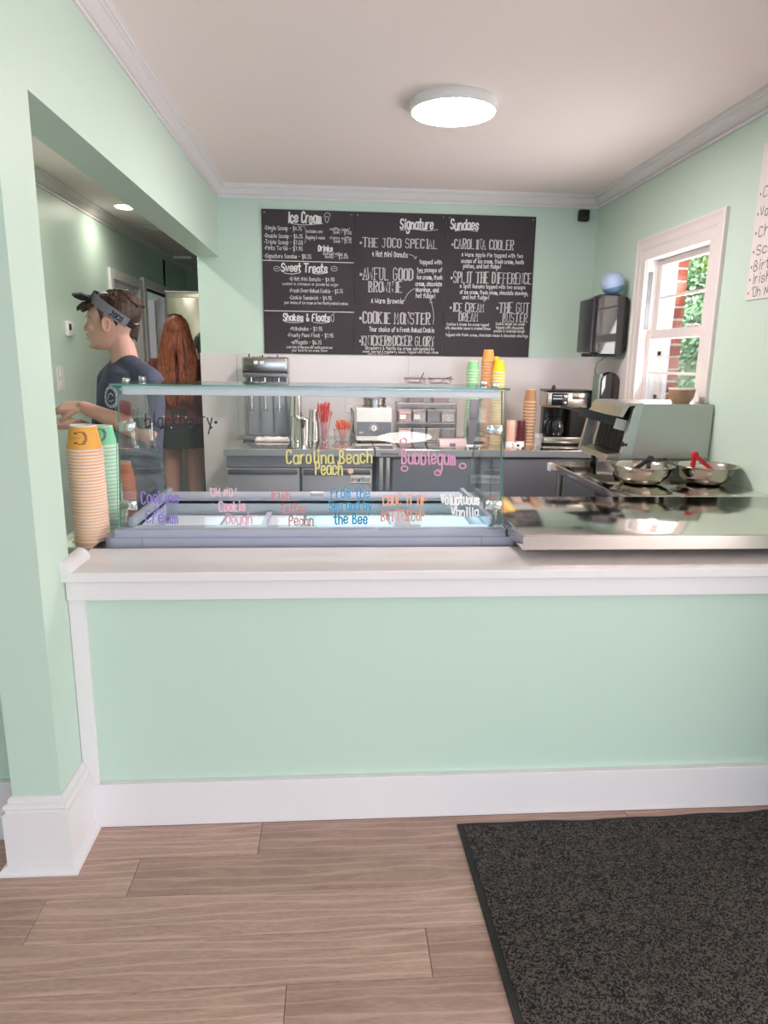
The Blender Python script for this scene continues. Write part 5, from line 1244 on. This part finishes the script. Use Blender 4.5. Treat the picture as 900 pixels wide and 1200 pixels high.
# trunk, arms, legs under the clothes: one surface
X0 = pm(157, 590).x; pel = Vector((X0, YM+.02, .93))
def trunk(bm, dz=0, dr=0, z_low=.88):
    spec = [(z_low, .112, .160, pel.x), (.96, .112, .158, pel.x), (1.06, .115, .150, pm(155, 540).x), (1.18, .125, .165, pm(153, 500).x), (1.28, .132, .185, pm(152, 470).x), (1.36, .122, .195, pm(152, 452).x), (1.42, .090, .165, pm(150, 438).x), (1.455, .066, .085, pm(148, 428).x)]
    loft(bm, [slab_ring((x, YM+.02, z), fwd, lft, a+dr, b+dr) for z, a, b, x in spec])
trunk(bm)
shN = Vector((pm(175, 447, 3.09).x, 3.09, pm(175, 450, 3.09).z)); elN = pm(172, 507, 3.02); wrN = pm(97, 477, 3.06)
shF = Vector((pm(131, 447, 3.42).x, 3.42, shN.z)); elF = pm(128, 520, 3.46); wrF = pm(93, 497, 3.26)
limb(bm, [shN, elN], [.052, .044]); limb(bm, [elN, elN.lerp(wrN, .3), wrN], [.043, .042, .027])
limb(bm, [shF, elF], [.052, .044]); limb(bm, [elF, elF.lerp(wrF, .3), wrF], [.043, .042, .027])
hand(bm, wrN, Vector((-1, .10, -.05)), (-.1, .5, -1), .19, .5, -1)
hand(bm, wrF, Vector((-1, -.12, .02)), (-.1, -.4, 1), .19, .45, -1)
feet = []
for s in (-1, 1):
    hp = pel+lft*(s*.09)-U*.02; kn = Vector((hp.x, hp.y, .50))+fwd*.02; an = Vector((kn.x, kn.y, .09))-fwd*.03
    limb(bm, [hp, kn, an], [.088, .058, .042]); feet.append((hp, kn, an))
    limb(bm, [an-U*.04, an+fwd*.15-U*.055], [.036, .03])
body = remesh('body', bm, SK, .0042, man, 4)
# shirt
M_TEE = mat('tee_blue', (84, 88, 108), .9, bump=.5, bscale=220, var=.12, vscale=40)
bm = NB(); trunk(bm, 0, .016, .86)
limb(bm, [shN+U*.004, shN.lerp(elN, .78)], [.066, .064]); limb(bm, [shF+U*.004, shF.lerp(elF, .78)], [.066, .064])
for s, sh in ((1, shN), (-1, shF)): limb(bm, [nb-U*.015, sh+U*.012], [.060, .060])
ell(bm, Vector((pm(118, 492).x+.045, YM-.03, 1.19)), (.07, .10, .10))
for k in range(5):      # soft folds at the waist and under the arm
    z = 1.00+k*.055; c = Vector((pm(186-k*2, 520-k*8).x, YM-.11, z)); limb(bm, [c+fwd*.10+U*.03, c-fwd*.03-U*.01], [.012, .016], 8)
tee = remesh('tee_shirt', bm, M_TEE, .0058, man, 5)
for nm, a, b in (('sleeve_hem', shN, elN), ('sleeve_hem', shF, elF)):
    d = (b-a).normalized(); p = a.lerp(b, .82); obj(nm, tube(NB(), [p, p+d*.012], [.0655, .067], 28, cap=False), mat('tee_hem', (66, 70, 92), .9), tee, True)
col_c = nb-U*.022; bm = NB()
rg = [col_c+Vector((cos(t)*.071, sin(t)*.068, cos(t)*.016)) for t in [2*pi*k/36 for k in range(36)]]
for k in range(36):
    pass
rings = []
for k in range(37):
    p = rg[k % 36]; o_ = (p-col_c).normalized(); rings.append([p+o_*.006, p+U*.008, p-o_*.003, p-U*.008])
loft(bm, rings, cap=False); obj('collar', bm, MATS['tee_hem'], tee, True)
# round white print on the chest, laid onto the cloth
bvh = BVHTree.FromObject(tee, bpy.context.evaluated_depsgraph_get())
pd = Vector((-.72, -.69, 0)).normalized(); ps = Vector((-pd.y, pd.x, 0)); pc = pm(136, 465, 3.1)+pd*.3
def onshirt(u, v, l=0):
    h_ = bvh.ray_cast(pc+ps*u+U*v, -pd); q = h_[0] if h_[0] else pc-pd*.25; return q+pd*(.0015+l)
bm = NB()
ribbon(bm, [(.033*cos(t), .041*sin(t)) for t in [2*pi*k/40 for k in range(41)]], .013, onshirt)
ribbon(bm, [(-.016, -.010), (-.010, .012), (.004, .016), (.013, .006)], .005, onshirt)
ribbon(bm, [(-.012, -.016), (.0, -.020), (.012, -.012)], .004, onshirt)
obj('chest_print', bm, mat('print_white', (204, 212, 222), .8), tee)
bm = NB()
for k in range(13):
    t = 2*pi*k/13; ribbon(bm, [(.030*cos(t), .038*sin(t)), (.036*cos(t+.08), .044*sin(t+.08))], .003, lambda u, v, l=0: onshirt(u, v, l)+pd*.001)
obj('print_letter_marks', bm, mat('print_blue', (84, 92, 116), .8), tee)
# trousers and shoes
bm = NB()
for hp, kn, an in feet: limb(bm, [hp, kn, an], [.104, .078, .062])
loft(bm, [slab_ring((pel.x, YM+.02, z), fwd, lft, a, b) for z, a, b in ((.84, .11, .17), (.92, .118, .168), (1.0, .116, .160))])
remesh('trousers', bm, mat('trouser_black', (38, 38, 44), .85, bump=.4, bscale=120), .008, man, 4)
for hp, kn, an in feet:
    bm = NB(); b0 = Vector((an.x, an.y, .035)); limb(bm, [b0-fwd*.04+U*.012, b0+fwd*.06+U*.006, b0+fwd*.16], [.042, .045, .034]); 
    for v in bm.verts: v.co.z = max(v.co.z, .001)
    obj('shoe', bm, mat('shoe_black', (30, 30, 32), .5), man, True)
# face details
for s in (-1, 1):
    c = pm(107.4, 377.2)+Vector((.002, s*.029, 0)); bm = NB(); ell(bm, c+Vector((.004, 0, 0)), (.0100, .0120, .0085))
    e = obj('eye', bm, mat('eye_white', (225, 215, 210), .2), man, True)
    bm = NB(); ell(bm, c+Vector((-.0050, 0, 0)), (.0035, .0058, .0058), n=12); obj('iris', bm, mat('iris_dark', (52, 40, 34), .1), e, True)
    bm = NB(); limb(bm, [c+Vector((-.003, -s*.012, .0085)), c+Vector((-.0065, 0, .0105)), c+Vector((.0, s*.014, .007))], [.0022, .003, .002], 8); obj('upper_lid', bm, SK, e, True)
    bm = NB(); limb(bm, [c+Vector((-.008, -s*.014, .020)), c+Vector((-.008, 0, .024)), c+Vector((.004, s*.020, .020))], [.0025, .0035, .002], 8); obj('eyebrow', bm, mat('brow_brown', (78, 52, 40), .8), man, True)
bm = NB()
for py, px, w, h in ((392.2, 103.0, .019, .0040), (396.2, 103.6, .018, .0044)): c = pm(px, py); ell(bm, c+Vector((.0015, 0, 0)), (.0065, w, h), n=16)
remesh('lips', bm, mat('lip_pink', (190, 122, 112), .45), .0014, man, 1)
# hair
M_HM = hair_mat('hair_brown', (82, 56, 44), (38, 24, 18)); rnd = random.Random(11)
bm = NB(); ell(bm, pm(141, 363.5)+Vector((0, 0, 0)), (.094, .083, .088)); ell(bm, pm(149, 369), (.056, .076, .060)); ell(bm, pm(128, 358), (.072, .074, .060))
for s in (-1, 1):
    limb(bm, [pm(124, 362)+Vector((0, s*.066, 0)), pm(126.5, 378)+Vector((0, s*.070, 0))], [.018, .007], 8)
    for k in range(16): p = pm(141+k*1.25, 377+k*.45); limb(bm, [p+Vector((0, s*(.064-.0036*k), .0)), p+Vector((-.001, s*(.060-.0036*k), -.034-.0013*k+rnd.uniform(-.006, .006)))], [.013, .004], 8)
for k in range(26):         # fringe falling out under the visor
    a = rnd.uniform(-1, 1); r0 = pm(111, 356)+Vector((.018*a*a, a*.056, 0)); t_ = pm(91+12*a*a+rnd.uniform(-2, 5), 361+rnd.uniform(-1, 5))+Vector((0, a*.054, 0))
    limb(bm, [r0, r0.lerp(t_, .6)+U*.010, t_], [.011, .009, .003], 8)
for k in range(60):
    t_, ph = rnd.uniform(0, 2*pi), rnd.uniform(.1, 1.2); c = pm(141, 363); d = Vector((cos(t_)*cos(ph)*.092, sin(t_)*cos(ph)*.082, sin(ph)*.088))
    if d.x > -.06: limb(bm, [c+d*.97, c+d*1.0+Vector((.018, 0, -.016))], [.010, .005], 8)
remesh('hair', bm, M_HM, .0032, man, 1)
# visor: band, front panel and brim
vc = pm(135, 365.2); vu = Vector((cos(rad(36.5)), 0, -sin(rad(36.5)))); vn = Vector((vu.z*-1, 0, vu.x)); VA, VB = .113, .0905
def vpt(ph, hh, out=0): return vc+vu*((VA+out)*cos(ph))+Y_*((VB+out)*sin(ph))+vn*hh
def band(name, p0, p1, h0, h1, m, par, th=.003):
    bm = NB(); n = 20; rings = []
    for k in range(n+1):
        ph = p0+(p1-p0)*k/n; rings.append([vpt(ph, h0), vpt(ph, h1), vpt(ph, h1, th), vpt(ph, h0, th)])
    return obj(name, loft(bm, rings), m, par, 40)
M_VG = mat('visor_grey', (132, 130, 140), .8, bump=.4, bscale=300); M_VB = mat('visor_black', (28, 27, 31), .7)
vis = band('visor_band', rad(-150), rad(-42), -.022, .021, M_VG, man)
band('far_band', rad(42), rad(150), -.022, .021, M_VG, vis); band('back_strap', rad(-42), rad(42), -.014, .010, M_VB, vis)
band('front_panel', rad(150), rad(210), -.020, .024, M_VB, vis, .005)
bm = NB(); rings = []
tipx = pm(85.8, 345.5)
for k in range(15):
    s = -1+2*k/14; ph = rad(180)+s*rad(44); r0 = vpt(ph, -.018, .003); out = sqrt(max(0, 1-abs(s)**2.6)); t_ = Vector((r0.x+(tipx.x-vpt(pi, -.018).x)*out*1.0, r0.y*(1)+(r0.y-YM)*.05, r0.z+(tipx.z-vpt(pi, -.018).z)*out-.018*abs(s)**2*out+.0))
    mid = r0.lerp(t_, .5)+U*.006*out
    rings.append([r0, mid, t_, t_+U*.006, mid+U*.012, r0+U*.014])
obj('brim', loft(bm, rings), M_VB, vis, 50)
bm = NB(); text(bm, 'JOCO', 0, -.013, .022, lambda u, v, l=0: vpt(rad(-84)+u/.105, v, .0036+l), width=.052, thick=.17); obj('visor_lettering', bm, M_BLACK, vis)
# ---- women further back
def woman(label, x, y, rz, H, hair, hdark, top, low, lowkind, hairlen, kind_skin=(206, 160, 144)):
    t = thing('person', label, 'person', (x, y, 0), rz); k = H/1.70; sk = skin_mat('skin_%d' % kind_skin[0], kind_skin)
    F = Vector((0, 1, 0)); L = Vector((-1, 0, 0)); V = lambda a, b, c: Vector((a, b, c))*k
    bm = NB()
    ell(bm, V(0, 0, 1.585), (.074*k, .092*k, .112*k)); ell(bm, V(0, .03, 1.53), (.055*k, .060*k, .06*k)); ell(bm, V(0, .098, 1.575), (.012*k, .016*k, .02*k))
    for s in (-1, 1): ell(bm, V(s*.074, 0, 1.57), (.01*k, .018*k, .028*k))
    limb(bm, [V(0, -.005, 1.52), V(0, -.01, 1.42)], [.048*k, .056*k])
    spec = [(.86, .11, .165), (.95, .12, .17), (1.05, .095, .135), (1.18, .10, .145), (1.30, .11, .165), (1.38, .085, .160), (1.43, .06, .08)]
    loft(bm, [slab_ring(V(0, 0, z), F, L, a*k, b*k) for z, a, b in spec])
    for s in (-1, 1):
        limb(bm, [V(s*.165, 0, 1.36), V(s*.205, .02, 1.10), V(s*.15, .20, 1.02)], [.044*k, .036*k, .024*k])
        hand(bm, V(s*.15, .20, 1.02), V(-s*.4, 1, 0), (0, 0, -1), .17*k, .5, s)
        limb(bm, [V(s*.085, 0, .88), V(s*.085, .01, .48), V(s*.085, -.02, .08)], [.085*k, .055*k, .036*k])
        limb(bm, [V(s*.085, -.02, .05), V(s*.085, .12, .035)], [.034*k, .028*k])
    remesh('body', bm, sk, .006, t, 4)
    bm = NB(); loft(bm, [slab_ring(V(0, 0, z), F, L, (a+.014)*k, (b+.014)*k) for z, a, b in spec[1:]])
    for s in (-1, 1): limb(bm, [V(s*.165, 0, 1.36), V(s*.19, .01, 1.18)], [.056*k, .052*k])
    remesh('top', bm, mat('top_%d' % top[0], top, .85, bump=.4, bscale=150, var=.1, vscale=20), .007, t, 4)
    if lowkind == 'skirt':
        rings = []
        for z, a, b in ((1.10, .105, .148), (1.0, .125, .168), (.90, .15, .195), (.80, .175, .215)):
            rings.append([V(b*cos(q)*(1+.05*sin(q*9)*(1.1-z)*4), a*sin(q)*(1+.05*sin(q*9)*(1.1-z)*4), z-.02) for q in [2*pi*i/72 for i in range(72)]])
        bm = loft(NB(), rings, cap=False); obj('skirt', bm, mat('skirt_dark', low, .85), t, True)
    else:
        bm = NB(); loft(bm, [slab_ring(V(0, 0, z), F, L, (a+.014)*k, (b+.012)*k) for z, a, b in spec[:3]])
        for s in (-1, 1): limb(bm, [V(s*.085, 0, .9), V(s*.085, .01, .48), V(s*.085, -.02, .1)], [.098*k, .07*k, .055*k])
        remesh('trousers', bm, mat('low_%d' % low[0], low, .85), .008, t, 4)
    for s in (-1, 1):
        bm = NB(); limb(bm, [V(s*.085, -.045, .045), V(s*.085, .04, .04), V(s*.085, .14, .033)], [.040*k, .042*k, .034*k])
        for v in bm.verts: v.co.z = max(v.co.z, .001)
        obj('shoe', bm, mat('shoe_white', (215, 212, 208), .6), t, True)
    rn = random.Random(int(H*100)); bm = NB()
    ell(bm, V(0, -.022, 1.605), (.090*k, .100*k, .108*k))
    for i in range(54):          # long locks down the back
        a = rn.uniform(-1.15, 1.15); sx = sin(a); cy = -cos(a)
        p0 = V(sx*.076, cy*.080-.01, 1.64); p1 = V(sx*.112, cy*.092-.02, 1.50); p2 = V(sx*(.135+rn.uniform(-.01, .012)), -.115+.03*abs(sx), 1.38); p3 = V(sx*.125+rn.uniform(-.014, .014), -.135, 1.24 if hairlen > .3 else 1.40); p4 = V(sx*.10+rn.uniform(-.02, .02), -.130, 1.64-hairlen*rn.uniform(.88, 1.08))
        limb(bm, [p0, p1, p2, p3, p4], [.018*k, .020*k, .018*k, .014*k, .005*k], 8)
    h = remesh('hair', bm, hair_mat('hair_%d' % hair[0], hair, hdark), .0055, t, 1)
    return t, h, V
w1, h1, V1 = woman('person with long red hair seen from behind, dark skirt, far left behind the man', at(210, 430, 1, 5.40).x, 5.40, rad(4), 1.78, (158, 84, 52), (92, 42, 26), (104, 58, 56), (44, 50, 50), 'skirt', .52)
bm = NB()
limb(bm, [V1(-.045, -.085, 1.700), V1(0, -.10, 1.712), V1(.045, -.085, 1.700)], [.006, .008, .006], 8); obj('hair_clip', bm, mat('clip_brown', (90, 44, 30), .4), h1, True)
w2_, h2, V2 = woman('person with black hair and pink top, mostly hidden behind the back wall end', -1.10, 6.0, rad(60), 1.68, (46, 42, 48), (16, 15, 18), (226, 176, 180), (52, 54, 66), 'trousers', .30)
bm = NB(); tube(bm, [V2(-.075+.0, 0, 1.60), V2(-.055, 0, 1.69), V2(0, 0, 1.722), V2(.055, 0, 1.69), V2(.075, 0, 1.60)], .007, 8); obj('headband', bm, mat('headband_pink', (216, 168, 172), .5), h2, True)
